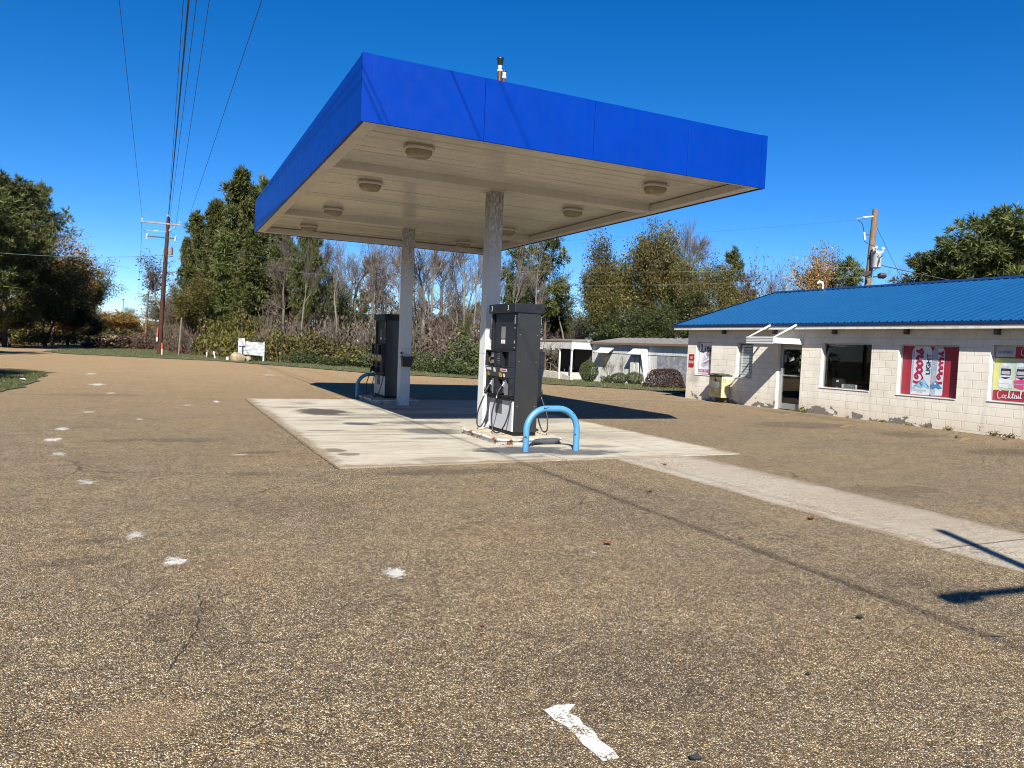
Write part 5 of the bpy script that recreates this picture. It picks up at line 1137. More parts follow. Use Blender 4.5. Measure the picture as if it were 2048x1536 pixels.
mb = MB(); mb.tube([(.2, 0, 7.72), (-.10, .1, 7.70)], .025, 6, 1); mb.tube([(-.12, .10, 7.45), (-.18, .12, 7.82)], .055, 8, 0); mb.build('fuse_cutout', [M_PORC, M_ARMD], sp)
mb = MB(); mb.tube(spline([(-.55, .2, 8.38), (-.32, .14, 8.2), (-.18, .12, 7.82)], 5), .016, 6); mb.tube(spline([(-.16, .1, 7.4), (-.14, -.2, 7.2), (-.1, -.5, 7.08)], 5), .014, 6); mb.tube(spline([(.0, -.6, 6.7), (.1, -.62, 6.4), (.0, -.5, 6.0), (-.2, -.3, 5.9)], 5), .016, 6); mb.tube(spline([(.3, -.6, 6.7), (.05, -.63, 6.5), (.02, -.63, 6.25)], 5), .016, 6); mb.build('jumper_wire', M_WIRE, sp)
for xx, ry in ((-.38, 20), (.62, -15)):
    mb = MB(); mb.box((-.16, -.12, -.10), (.16, .12, .10), 0); mb.box((-.13, -.125, -.11), (.13, -.10, -.03), 1); mb.tube([(0, .1, .0), (-xx * .45, .3, .05)], .025, 6, 0)
    o = mb.build('flood_lamp', [M_VENT, M_CABBL], sp); o.location = (.05 + xx, -.35, 5.78); o.rotation_euler = (R(-20), 0, R(ry))

def wire_obj(pts, r_, mat, label, group=None, name='overhead_wire'):
    mb = MB(); mb.tube(pts, r_, 6, 0, False); tag(mb.build(name, mat), label, 'wire', group)
cO = Vector((0, 0, 1.6))
def run(A, B, ymin, r_, label, mat=M_WIRE, sag=.0):
    """a line from the pole point A through B, carried on past the camera to ymin, with a parabolic sag of 'sag' at B"""
    A, B = Vector(A), Vector(B); d = (B - A) / (B.y - A.y); pts = []; n = 60
    for i in range(n + 1):
        y = A.y + (ymin - A.y) * i / n; p = A + d * (y - A.y); u = (y - A.y) / (ymin - A.y)
        p.z -= 4 * sag * u * (1 - u); pts.append(p)
    wire_obj(pts, r_, mat, label, 'power lines above the forecourt')
ZZ = 1
run((-1.25, 60.3, 9.70), (-.85, -4, 9.75), -22, .0075, 'leftmost thin power line above the lot', sag=.25)
run((.43, 60.3, 10.1), (.30, -4, 8.6), -22, .008, 'thin power line just left of the thick cable', sag=.3)
run((.44, 60.2, 9.80), (.38, -4, 7.55), -22, .020, 'thick dark bundled cable over the lot', sag=.25)
run((.50, 60.3, 9.4), (.60, -4, 8.35), -22, .0075, 'thin power line just right of the thick cable', sag=.3)
run((.90, 60.3, 9.1), (1.10, 2.5, 11.0), -22, .0085, 'power line second from the right above the lot', sag=.0)
run((1.20 + .5, 60.3, 9.68), (1.84, 6.0, 8.35), -22, .0085, 'rightmost power line sloping from the crossarm', sag=.0)
def span(a, b, sag, r_, label, mat, n=40):
    a, b = Vector(a), Vector(b); pts = []
    for i in range(n + 1):
        u = i / n; p = a.lerp(b, u); p.z -= 4 * sag * u * (1 - u); pts.append(p)
    wire_obj(pts, r_, mat, label)
span((.3, 60.3, 7.9), (30.7, 25.8, 6.2), .9, .007, 'upper pale service wire from the roadside pole to the store pole', M_WIREL)
span((.3, 60.3, 7.2), (30.7, 25.9, 5.7), 1.1, .007, 'lower pale service wire from the roadside pole to the store pole', M_WIREL)
span((.3, 60.3, 8.4), (30.3, 25.9, 8.42), .8, .0035, 'thin wire from the roadside pole to the store pole top', M_WIRE)
span((.3, 60.3, 7.2), (-16, 62, 6.9), .5, .016, 'teal cable crossing the road to the left trees', plain('teal_cable', (.03, .10, .10), .5))
span((-20, 50, 7.6), (-2.5, 75, 7.2), .2, .008, 'thin pale wire in front of the left trees', M_WIREL)
span((-1.25, 60.3, 9.6), (-2.9, 122, 7.1), 1.0, .010, 'thin line running on to the next pole', M_WIRE)
span((.2, 60.4, 7.6), (-1.8, 122, 5.9), .6, .012, 'lower line running on to the next pole', M_WIRE)
span((31.0, 25.6, 8.3), (37, 27.5, 4.6), .05, .010, 'guy wire sloping down behind the store pole', M_WIRE)
span((31.0, 25.3, 6.3), (46, 15, 4.2), .5, .022, 'dark service cable sloping right from the transformer', M_WIRE)

# lamp post behind the viewer: only its shadow falls into the picture
lp = thing('area_light_pole', 'steel area light pole with one arm standing behind the viewer', 'light pole', (3.95, -1.36, 0))
mb = MB(); mb.tube([(0, 0, 0), (0, 0, 5.2)], [.085, .06], 12); mb.build('shaft', M_SILV, lp)
mb = MB(); mb.tube([(.02, 0, 3.90), (-.55, .04, 3.92), (-1.0, .06, 3.94)], .045, 10); mb.build('arm', M_SILV, lp)
mb = MB(); mb.box((-1.27, -.01, 3.88), (-.93, .12, 3.98)); mb.build('lamp_head', M_PAPERG, lp, .03, 2)

# road sign, post box post, mast, litter
t = thing('road_sign', 'grey back of a diamond road sign under the left trees', 'road sign', (-10.0, 106.5, -.2)); mb = MB(); mb.prism([(0, 0, 0), (.42, 0, .42), (0, 0, .84), (-.42, 0, .42)], (0, .01, 0)); o = mb.build('panel', plain('sign_back', (.34, .37, .40), .5, .2), t); mb = MB(); mb.tube([(0, .04, -1.6), (0, .04, .7)], .03, 6); mb.build('post', M_ARMD, t)
t = thing('gate_post', 'short grey capped post at the left roadside', 'post', (-12.3, 83.2, 0)); mb = MB(); mb.box((-.12, -.12, -.1), (.12, .12, .75)); mb.build('shaft', M_WOODP, t); mb = MB(); mb.box((-.28, -.2, .752), (.28, .2, .86)); mb.build('cap', M_WOODP, t)
t = thing('radio_mast', 'thin distant mast above the far trees down the road', 'mast', (-40, 1017, 0)); mb = MB(); mb.tube([(0, 0, 0), (0, 0, 40)], .45, 6); mb.build('shaft', M_ARMD, t); mb = MB(); mb.tube([(-1.3, 0, 39.6), (1.3, 0, 39.6)], .5, 6); mb.build('head', M_ARMD, t)
def flake(name, label, cat, loc, outline, mat, h=.012, rz=0, group=None):
    mb = MB(); n = len(outline); vs = [(x, y, .003 + h * (.3 + .7 * abs(math.sin(i * 1.9)))) for i, (x, y) in enumerate(outline)] + [(0, 0, .004)]
    mb.add(vs, [(i, (i + 1) % n, n) for i in range(n)]); o = mb.build(name, mat, loc=loc); o.rotation_euler = (0, 0, rz); tag(o, label, cat, group)
LEAF = [(.05, 0), (.03, .02), (.035, .04), (.01, .03), (-.01, .045), (-.02, .02), (-.05, .015), (-.03, -.005), (-.04, -.03), (-.01, -.02), (.01, -.04), (.02, -.015)]
M_LEAFD = plain('dry_leaf', (.22, .085, .03), .8, 0, .3, 20); M_SCRAP = plain('black_scrap', (.012, .012, .014), .6); M_TWIG = plain('dead_twig', (.13, .085, .05), .9)
for i, (x, y, s_, lab) in enumerate([(5.93, 5.42, 1.0, 'curled rusty leaf beside the concrete strip'), (5.13, 7.03, .9, 'brown leaf between the slab and the strip'), (3.38, 5.18, .8, 'flat brown leaf in the middle of the paving'), (4.65, 5.0, .6, 'small brown leaf left of the strip'), (6.55, 8.67, .9, 'brown leaf on the pale strip near the slab'), (1.69, 3.84, .5, 'small leaf close to the camera')]):
    flake('fallen_leaf', lab, 'leaf', (x, y, .012 if i == 4 else .004), [(a * s_, b * s_) for a, b in LEAF], M_LEAFD, .03 * s_, i * 1.3, 'dry leaves on the paving')
flake('black_scrap', 'black scrap at the bottom edge right of the paint stroke', 'scrap', (1.945, 2.27, 0), [(.028, 0), (.02, .018), (-.022, .02), (-.03, -.005), (-.01, -.018), (.015, -.014)], M_SCRAP, .02)
flake('black_scrap', 'smaller black scrap on the open paving', 'scrap', (3.01, 2.70, 0), [(.018, 0), (.005, .012), (-.018, .008), (-.012, -.01)], M_SCRAP, .014)
flake('black_scrap', 'black crumbled scrap near the lamp shadow', 'scrap', (3.98, 3.2, 0), [(.03, 0), (.01, .02), (-.03, .012), (-.014, -.014)], M_SCRAP, .02)
mb = MB(); mb.tube([(0, 0, .008), (.07, -.04, .012), (.15, -.06, .008)], .005, 6); tag(mb.build('twig', M_TWIG, loc=(4.45, 2.75, 0)), 'thin brown twig on the paving near the lamp shadow', 'twig')
flake('litter', 'white scrap of paper on the grass patch', 'litter', (-3.63, 26.1, .03), [(.09, 0), (.03, .06), (-.08, .04), (-.06, -.05)], M_PAPER, .05)
flake('litter', 'blue scrap of packaging on the grass patch', 'litter', (-4.25, 29.9, .03), [(.1, 0), (.05, .05), (-.1, .03), (-.08, -.04)], plain('blue_scrap', (.04, .045, .16), .5), .06)
for i, (x, y, s_) in enumerate(((16.15, 10.78, .06), (17.1, 10.33, .04))):
    bm = bmesh.new(); bmesh.ops.create_icosphere(bm, subdivisions=2, radius=s_)
    for v in bm.verts: v.co = Vector((v.co.x * 1.3, v.co.y, v.co.z * .7)) * (1 + .25 * math.sin(40 * v.co.x / s_ * .1 + 3 * v.co.y / s_))
    me = bpy.data.meshes.new('stone'); bm.to_mesh(me); bm.free(); me.materials.append(M_TWIG); o = bpy.data.objects.new('stone', me); COL.objects.link(o); o.location = (x, y, s_ * .4)
    tag(o, ['brown clod beside the yellow parking line', 'small clod before the wall right of the yellow line'][i], 'stone')

# ------------------------------------------------------------------ trees
def tubes_np(segs, k):
    """segs: list of (p0,p1,r0,r1) -> verts, quads"""
    P0 = np.array([s[0] for s in segs]); P1 = np.array([s[1] for s in segs]); r0 = np.array([s[2] for s in segs]); r1 = np.array([s[3] for s in segs])
    d = P1 - P0; d /= np.linalg.norm(d, axis=1, keepdims=True) + 1e-9
    ref = np.where(np.abs(d[:, 2:3]) < .9, np.array([[0, 0, 1.]]), np.array([[1., 0, 0]]))
    u = np.cross(d, ref); u /= np.linalg.norm(u, axis=1, keepdims=True) + 1e-9; w = np.cross(u, d)
    n = len(segs); a = 2 * np.pi * np.arange(k) / k
    ring = u[:, None, :] * np.cos(a)[None, :, None] + w[:, None, :] * np.sin(a)[None, :, None]
    V = np.concatenate([P0[:, None] + ring * r0[:, None, None], P1[:, None] + ring * r1[:, None, None]], 1).reshape(-1, 3)
    b = (np.arange(n) * 2 * k)[:, None]; i = np.arange(k)[None]; j = (i + 1) % k
    F = np.stack([b + i, b + j, b + k + j, b + k + i], -1).reshape(-1, 4)
    return V, F
def leaves_np(P, size, g, up=.25, jit=.4):
    """one bent-free quad (diamond) per point, turned at random"""
    n = len(P); N = g.normal(0, 1, (n, 3)); N[:, 2] += up; N /= np.linalg.norm(N, axis=1, keepdims=True)
    t = g.normal(0, 1, (n, 3)); t -= N * (t * N).sum(1, keepdims=True); t /= np.linalg.norm(t, axis=1, keepdims=True) + 1e-9; b = np.cross(N, t)
    s = size * (1 + jit * g.uniform(-1, 1, (n, 1)))
    V = np.stack([P - t * s, P - b * s * .55, P + t * s, P + b * s * .55], 1).reshape(-1, 3)
    return V, np.arange(n * 4).reshape(n, 4)
def needles_np(P, D, L, g, k=8, w=.028):
    """a tuft of k thin blades at every point P, fanning round direction D"""
    n = len(P); P = np.repeat(P, k, 0); D = np.repeat(D, k, 0)
    d = D * .75 + g.normal(0, .62, (n * k, 3)); d[:, 2] += .12; d /= np.linalg.norm(d, axis=1, keepdims=True)
    s = np.cross(d, g.normal(0, 1, (n * k, 3))); s /= np.linalg.norm(s, axis=1, keepdims=True) + 1e-9
    l = L * g.uniform(.6, 1.15, (n * k, 1)); m = P + d * l * .45
    V = np.stack([P, m + s * w, P + d * l, m - s * w], 1).reshape(-1, 3)
    return V, np.arange(n * k * 4).reshape(-1, 4)

def grow_tree(seed, trunk, maxlev, up, spread, lenf, H=10.0, side=.8, wob=.13):
    """recursive limbs; returns (segments with level, tips, directions) in a tree of height about H"""
    g = np.random.default_rng(seed); segs = []; tips = []; dirs = []
    def nrm(v): return v / (np.linalg.norm(v) + 1e-9)
    def limb(p, d, L, r, lev):
        n = 4 if lev == 0 else 3 if lev < 3 else 2
        for i in range(n):
            d = nrm(d + g.normal(0, wob, 3) + np.array([0, 0, up])); q = p + d * L / n; r2 = r * (.86 if lev else .9)
            segs.append((p, q, r, r2, lev)); p = q; r = r2
            if lev >= maxlev: continue
            for _ in range(2 if lev > 0 else 1):
                if g.random() < side and (lev > 0 or i >= 1):
                    ax = nrm(np.cross(d, g.normal(0, 1, 3))); a = spread * g.uniform(.6, 1.3); cd = nrm(d * math.cos(a) + ax * math.sin(a))
                    limb(p, cd, L * lenf * g.uniform(.6, 1.1), r * .58, lev + 1)
        if lev < maxlev: limb(p, nrm(d + g.normal(0, .15, 3)), L * .72, r * .8, lev + 1)
        else: tips.append(p); dirs.append(d)
    p = np.zeros(3); d = np.array([0, 0, 1.]); r = .16; n = 6
    for i in range(n):
        q = p + nrm(d + g.normal(0, .04, 3)) * trunk * H / n; segs.append((p, q, r, r * .94, -1)); p = q; r *= .94
    limb(p, d, (1 - trunk) * H * .42, r, 0)
    for i in range(int(5 * trunk / .35)):                  # a few low boughs on the trunk
        z = trunk * H * g.uniform(.35, 1); a = g.uniform(0, 6.28); limb(np.array([0, 0, z]), nrm(np.array([math.cos(a), math.sin(a), .5])), H * .12, .04, max(1, maxlev - 2))
    T = np.array(tips); zmax = max(s[1][2] for s in segs); rad = np.percentile(np.hypot(T[:, 0], T[:, 1]), 92)
    return segs, T, np.array(dirs), zmax, rad

M_BARK_G = bark_mat('grey_bark', (.085, .072, .06), (.26, .225, .185)); M_BARK_D = bark_mat('dark_bark', (.05, .038, .028), (.14, .105, .075)); M_TWIGG = bark_mat('twig_bark', (.095, .078, .068), (.20, .168, .145)); M_BARK_P = bark_mat('pine_bark', (.075, .05, .035), (.20, .135, .09))
L_PINE = leaf_mat('pine_needles', [(0, (.034, .05, .015)), (.45, (.072, .093, .024)), (.8, (.125, .14, .036)), (1, (.20, .19, .05))], .12)
L_OLIVE = leaf_mat('olive_leaves', [(0, (.042, .047, .013)), (.4, (.096, .098, .024)), (.75, (.165, .145, .036)), (1, (.24, .165, .045))], .2)
L_GREEN = leaf_mat('autumn_green_leaves', [(0, (.045, .055, .016)), (.4, (.105, .112, .028)), (.75, (.18, .16, .04)), (.9, (.22, .155, .04)), (1, (.26, .15, .045))], .2)
L_DARK = leaf_mat('evergreen_leaves', [(0, (.022, .036, .012)), (.5, (.05, .072, .021)), (.85, (.09, .11, .034)), (1, (.15, .15, .05))], .15)
L_RUST = leaf_mat('rust_leaves', [(0, (.12, .07, .026)), (.4, (.27, .155, .048)), (.75, (.40, .24, .075)), (1, (.50, .32, .11))], .2)
L_YEL = leaf_mat('yellow_leaves', [(0, (.05, .05, .012)), (.4, (.105, .10, .02)), (.8, (.17, .15, .028)), (1, (.22, .16, .035))], .2)
L_RED = leaf_mat('red_brown_leaves', [(0, (.05, .026, .018)), (.5, (.11, .058, .036)), (1, (.18, .10, .06))], .2)
L_BURG = leaf_mat('burgundy_leaves', [(0, (.018, .010, .008)), (.5, (.045, .022, .014)), (.85, (.08, .038, .024)), (1, (.12, .07, .04))], .1)

ARR = {}
def mk_broad(key, seed, trunk, maxlev, up, spread, lenf, nleaf=0, lsize=.2, ljit=.4, twig=True, side=.8):
    segs, T, D, H, rad = grow_tree(seed, trunk, maxlev, up, spread, lenf, side=side); g = np.random.default_rng(seed + 99)
    big = [s for s in segs if s[4] <= 1]; fine = [s for s in segs if s[4] > 1]
    if twig:                                               # fans of fine twigs at every tip
        for p, d in zip(T, D):
            for _ in range(2):
                e = d + g.normal(0, .45, 3) + np.array([0, 0, .2]); e /= np.linalg.norm(e); l = g.uniform(.25, .7)
                fine.append((p, p + e * l, .011, .005, 9))
    fine = [(a, b, max(c, .008), max(e, .005), l) for a, b, c, e, l in fine]
    Vt, Ft = tubes_np(big, 6); Vf, Ff = tubes_np(fine, 3); lv = None
    if nleaf:
        mids = np.array([(s[0] + s[1]) / 2 for s in fine]); base = np.concatenate([T, mids[g.random(len(mids)) < .5]])
        P = base[g.integers(0, len(base), nleaf)] + np.clip(g.normal(0, ljit, (nleaf, 3)), -1.7 * ljit, 1.7 * ljit) * np.array([1, 1, .75]); lv = leaves_np(P, lsize, g)
    s = np.array([3.0 / rad, 3.0 / rad, 10.0 / H])          # normalise: 10 m tall, 3 m half width
    ARR[key] = dict(t=(Vt * s, Ft), f=(Vf * s, Ff), l=None if lv is None else (lv[0] * s, lv[1]))
def mk_pine(key, seed, z0, prof, whorls, nb, droop, tuft, H=10.0, L=.42):
    g = np.random.default_rng(seed); segs = []; br = []; P = []; D = []; bend = g.normal(0, .10, 2)
    ax = lambda z: np.array([bend[0] * math.sin(z * .5), bend[1] * math.sin(z * .4 + 1), z])
    for i in range(12): a, b = H * i / 12, H * (i + 1) / 12; segs.append((ax(a), ax(b), .15 * (1 - a / H * .9), .15 * (1 - b / H * .9)))
    for i in range(whorls):
        z = z0 + (H * .985 - z0) * (i + g.uniform(-.3, .3)) / whorls; z = min(max(z, z0), H * .98); u = (z - z0) / (H - z0); R0 = prof(u)
        for j in range(nb):
            if g.random() < .18: continue
            a = g.uniform(0, 6.283); Lb = R0 * g.uniform(.55, 1.15) + .15; d = np.array([math.cos(a), math.sin(a), g.uniform(.05, .45) + .5 * u]); p = ax(z); n = 5
            for q in range(n):
                d = d + np.array([0, 0, -droop * .5 + droop * q / n * 1.6]) + g.normal(0, .07, 3); e = d / np.linalg.norm(d); p2 = p + e * Lb / n; br.append((p, p2, .03 * (1 - q / n) + .008, .03 * (1 - (q + 1) / n) + .006))
                if q >= 1:
                    for _ in range(tuft):
                        t = p + (p2 - p) * g.random(); sd = e * .6 + g.normal(0, .6, 3); sd /= np.linalg.norm(sd); off = g.uniform(.05, .38) * min(1, Lb); P.append(t + sd * off); D.append(sd)
                p = p2
            P.append(p); D.append(e)
    for _ in range(14): P.append(ax(H) + g.normal(0, .10, 3)); D.append(np.array([0, 0, 1.]))
    Vt, Ft = tubes_np(segs, 8); Vf, Ff = tubes_np(br, 4); V, F = needles_np(np.array(P), np.array(D), L, g)
    ARR[key] = dict(t=(Vt, Ft), f=(Vf, Ff), l=(V, F))
for i in range(3): mk_pine('pine_full%d' % i, 20 + i, 1.2, lambda u: 2.0 * (1 - u) ** .8 * min(1, .55 + u * 2) * (1 + .22 * math.sin(23 * u + i)) + .18, 24, 6, .10, 7)
for i in range(2): mk_pine('pine_tall%d' % i, 30 + i, 3.6, lambda u: 2.6 * math.sin(math.pi * min(1, .12 + u * .88)) ** .7 + .2, 15, 6, .14, 8)
for i in range(3): mk_pine('pine_thin%d' % i, 40 + i, 4.6, lambda u: 1.5 * math.sin(math.pi * min(1, .10 + u * .86)) ** .8 + .15, 11, 4, .14, 6)
for i in range(5): mk_broad('bare%d' % i, 50 + i, [.42, .30, .5, .36, .25][i], 4, .10, [.50, .62, .45, .56, .66][i], .66, 0)
for i in range(3): mk_broad('bare_slim%d' % i, 160 + i, [.34, .42, .28][i], 4, .14, .40, .64, 0, side=.62)
for i in range(3): mk_broad('bare_rust%d' % i, 60 + i, [.34, .28, .4][i], 4, .10, .6, .66, 900, .11, .35)
for i in range(3): mk_broad('oak_green%d' % i, 70 + i, [.16, .2, .14][i], 4, .07, .62, .68, 15000, .085, .42)
for i in range(2): mk_broad('oak_rust%d' % i, 80 + i, .22, 4, .06, .7, .68, 13000, .088, .42)
for i in range(2): mk_broad('oak_dark%d' % i, 90 + i, .10, 4, .03, .72, .66, 15000, .10, .5, False)
ALIAS = {'oak_olive': ('oak_green', L_OLIVE), 'oak_yellow': ('oak_green', L_YEL), 'oak_rust': ('oak_rust', L_RUST), 'oak_green': ('oak_green', L_GREEN), 'oak_dark': ('oak_dark', L_DARK), 'bare_rust': ('bare_rust', L_RED), 'bare': ('bare', None), 'bare_slim': ('bare_slim', None),
         'dense_olive': ('oak_dark', L_OLIVE), 'dense_rust': ('oak_dark', L_RUST), 'pine_full': ('pine_full', L_PINE), 'pine_tall': ('pine_tall', L_PINE), 'pine_thin': ('pine_thin', L_PINE)}
NV = dict(bare_slim=3, pine_full=3, pine_tall=2, pine_thin=3, bare=5, bare_rust=3, oak_green=3, oak_rust=2, oak_dark=2)
PROTO = {}
def proto_mesh(kind, i):
    if (kind, i) in PROTO: return PROTO[(kind, i)]
    k, lm = ALIAS[kind]; A = ARR[k + str(i)]; pine = kind.startswith('pine'); tb = M_BARK_P if pine else M_BARK_G if kind[:4] == 'bare' else M_BARK_D; tw = M_BARK_P if pine else M_TWIGG if kind[:4] == 'bare' else M_BARK_D
    def me_of(parts, mats):
        V = []; F = []; mi = []; b = 0
        for q, (v, f) in enumerate(parts): V.append(v); F.append(f + b); mi.append(np.full(len(f), q)); b += len(v)
        o = mesh_np('proto', np.concatenate(V), [np.concatenate(F)], mats, mi=np.concatenate(mi)); m_ = o.data; bpy.data.objects.remove(o); return m_
    tm = me_of([A['t']], [tb]); tm.polygons.foreach_set('use_smooth', np.ones(len(tm.polygons), bool))
    cm = me_of([A['f']] + ([A['l']] if A['l'] is not None else []), [tw] + ([lm] if A['l'] is not None else []))
    tm.name = 'trunk_' + kind; cm.name = 'crown_' + kind; PROTO[(kind, i)] = (tm, cm); return tm, cm
NAMES = dict(pine_full='pine_tree', pine_tall='pine_tree', pine_thin='pine_tree', bare='bare_tree', bare_slim='bare_tree', bare_rust='autumn_tree', oak_green='broadleaf_tree', oak_olive='broadleaf_tree', oak_yellow='broadleaf_tree', oak_rust='autumn_tree', oak_dark='evergreen_tree', dense_olive='broadleaf_tree', dense_rust='autumn_tree')
CNT = {}
def tree(x, y, h, hw, kind, label, group):
    i = CNT.get(kind, 0); CNT[kind] = i + 1; k = ALIAS[kind][0]; n0 = int(rng.integers(0, NV[k])) if i else 0
    tm, cm = proto_mesh(kind, n0); t = thing(NAMES[kind], label, 'tree', (x, y, gz(x, y) - .08), rng.uniform(0, 6.28), group)
    w0 = {'pine_full': 2.0, 'pine_tall': 2.6, 'pine_thin': 1.5}.get(kind, 3.0); s = max(hw / w0, h / 10 * .45); t.scale = (s, s, h / 10.0)
    for nm, me in (('trunk', tm), ('crown', cm)):
        o = bpy.data.objects.new(nm, me); COL.objects.link(o); o.parent = t
        if nm == 'trunk' and kind[:4] != 'pine': o.scale = (1, 1, 1)
    return t
TREES = [
    ( -11.40, 62.89,11.12, 3.30,'pine_tall'),
    ( -10.87, 69.28,12.76, 3.29,'pine_tall'),
    ( -10.37, 77.90,13.79, 2.64,'pine_tall'),
    (  -9.58, 86.38,12.65, 3.06,'oak_rust'),
    (  -8.34, 94.64,10.61, 2.46,'oak_rust'),
    ( -13.23, 90.31,10.79, 3.04,'oak_olive'),
    (  -7.57,100.92, 9.94, 2.23,'oak_olive'),
    (  -7.36,111.89, 8.35, 1.70,'oak_olive'),
    (  -8.82, 74.96, 5.65, 2.14,'dense_olive'),
    (  -7.97, 83.41, 4.82, 2.16,'dense_olive'),
    (  -7.12, 96.29, 3.50, 1.68,'dense_olive'),
    ( -10.81, 71.46, 3.69, 1.80,'dense_olive'),
    ( -11.36, 65.08, 5.55, 1.80,'dense_olive'),
    (  -7.28,169.39, 5.95, 4.20,'dense_rust'),
    (  -6.24,213.15, 7.88, 2.79,'dense_olive'),
    ( -10.61,193.08, 5.29, 2.27,'dense_olive'),
    (  -4.84,267.82, 3.77, 2.88,'dense_olive'),
    (  -1.02,221.76, 4.88, 2.67,'dense_rust'),
    (   1.05,132.28, 7.63, 2.72,'dense_olive'),
    (  -0.03,123.93, 3.46, 1.87,'dense_rust'),
    (   0.44,106.01,11.92, 2.43,'bare_rust'),
    (   1.78, 96.53, 8.69, 1.53,'bare_rust'),
    (   2.39, 80.75,10.87, 1.48,'pine_full'),
    (   3.11, 78.20,13.02, 2.02,'pine_full'),
    (   4.46, 75.35,13.87, 2.06,'pine_full'),
    (   6.45, 71.10,16.16, 2.77,'pine_full'),
    (   8.72, 74.46,16.19, 2.13,'pine_full'),
    (   5.00, 68.46,10.09, 1.96,'pine_full'),
    (   6.90, 66.46,10.67, 2.10,'pine_full'),
    (   3.20, 67.09, 6.56, 1.74,'oak_yellow'),
    (   2.13, 72.02, 5.64, 1.32,'oak_yellow'),
    (   1.12, 76.92, 4.68, 1.12,'bare_rust'),
    (  10.12, 77.12,17.34, 1.78,'bare'),
    (   9.75, 70.66,13.06, 2.04,'pine_full'),
    (   9.47, 61.93, 7.81, 1.44,'pine_tall'),
    (  10.10, 58.32, 9.42, 1.52,'pine_tall'),
    (   8.63, 60.12, 8.34, 1.55,'bare'),
    (   8.31, 62.48, 6.76, 1.44,'bare_rust'),
    (  11.84, 63.03, 9.95, 1.86,'bare'),
    (  11.13, 67.79,11.29, 1.98,'bare'),
    (  13.60, 66.63,10.14, 2.20,'bare'),
    (  12.30, 57.29, 6.30, 1.07,'oak_dark'),
    (  14.58, 61.75, 9.94, 2.48,'bare'),
    (  17.38, 67.07,11.38, 2.72,'bare'),
    (  16.28, 58.73, 9.06, 2.00,'bare_rust'),
    (  19.18, 64.01,10.96, 2.64,'bare'),
    (  19.70, 59.34,10.03, 2.48,'bare'),
    (  23.05, 64.41,11.52, 2.50,'bare'),
    (  20.88, 54.36, 9.77, 1.74,'bare'),
    (  22.96, 57.81,11.18, 1.24,'bare'),
    (  21.21, 51.99,10.04, 1.12,'bare'),
    (  18.64, 46.56, 4.15, 0.60,'oak_dark'),
    (  23.41, 55.38,10.58, 1.60,'bare'),
    (  24.79, 54.74, 9.92, 1.60,'bare'),
    (  24.98, 52.43,10.10, 1.39,'pine_thin'),
    (  27.62, 60.04, 8.20, 1.32,'bare'),
    (  33.78, 68.21, 9.22, 1.52,'pine_thin'),
    (  33.61, 63.87,12.82, 2.02,'pine_thin'),
    (  36.11, 64.91,11.14, 1.28,'bare_rust'),
    (  37.26, 68.79, 7.97, 1.67,'oak_dark'),
    (  40.15, 69.65, 9.26, 2.14,'bare'),
    (  37.22, 61.07,10.67, 2.08,'oak_green'),
    (  39.63, 62.14,13.71, 2.53,'oak_green'),
    (  42.71, 62.91,14.90, 2.50,'oak_green'),
    (  43.38, 60.38,15.22, 2.73,'oak_green'),
    (  46.46, 61.15,14.93, 2.50,'oak_green'),
    (  45.66, 57.10,12.23, 2.18,'oak_green'),
    (  52.57, 67.13,17.58, 2.66,'bare'),
    (  37.33, 58.80, 6.61, 1.75,'oak_dark'),
    (  40.46, 57.33, 7.21, 1.93,'oak_dark'),
    (  41.71, 54.53, 6.74, 1.97,'oak_dark'),
    (  45.04, 55.18, 8.11, 1.93,'oak_dark'),
    (  53.46, 64.50,12.62, 2.16,'bare'),
    (  43.90, 50.18,11.17, 1.62,'oak_green'),
    (  48.14, 54.83,12.24, 1.21,'pine_thin'),
    (  47.26, 50.81,11.41, 1.76,'bare_rust'),
    (  46.99, 48.73,10.68, 1.45,'bare'),
    (  40.25, 47.47, 6.79, 1.60,'oak_green'),
    (  43.46, 48.17, 7.45, 1.66,'oak_green'),
    (  49.45, 49.78,10.56, 1.32,'bare'),
    (  46.59, 44.49,11.22, 1.76,'oak_rust'),
    (  49.45, 45.36,11.16, 1.57,'oak_rust'),
    (  49.66, 43.05,10.29, 1.36,'pine_thin'),
    (  50.50, 44.87, 9.56, 1.57,'oak_rust'),
    (  61.32, 48.63,11.92, 1.03,'bare'),
    (  61.99, 50.53,10.25, 1.20,'bare'),
    (  66.16, 50.78,10.34, 1.19,'bare'),
    (  48.44, 34.77, 9.47, 2.78,'pine_tall'),
    (  48.18, 32.68,10.09, 2.80,'pine_tall'),
    (  47.90, 30.60,11.21, 3.20,'pine_tall'),
    (  47.29, 28.67,11.19, 3.38,'pine_tall'),
    (  48.76, 27.98,11.06, 3.38,'pine_tall'),
    (  53.01, 34.84,10.25, 2.88,'pine_tall'),
    (  -9.2, 91.0, 7.6, 2.2,'dense_olive'),
    (  -9.5, 79.0, 7.4, 2.6,'dense_olive'),
]
for i_ in range(24):                                        # slim bare stems standing close together behind the forecourt
    a_ = R(9.5 + 17.5 * (i_ + .5 * math.sin(i_ * 2.3)) / 23); d_ = 54 + 17 * ((i_ * 7) % 10) / 10
    TREES.append((round(d_ * math.sin(a_), 2), round(d_ * math.cos(a_), 2), 8.6 + 3.2 * ((i_ * 3) % 7) / 7, .95 + .07 * (i_ % 5), 'bare_slim'))
def side_of(x, y):
    a = math.degrees(math.atan2(x, y))
    return 'L' if a < -1.2 and y < 130 else 'far' if y > 110 else 'grove' if a < 9.8 else 'wood' if a < 27.2 else 'annex' if a < 41.5 else 'store'
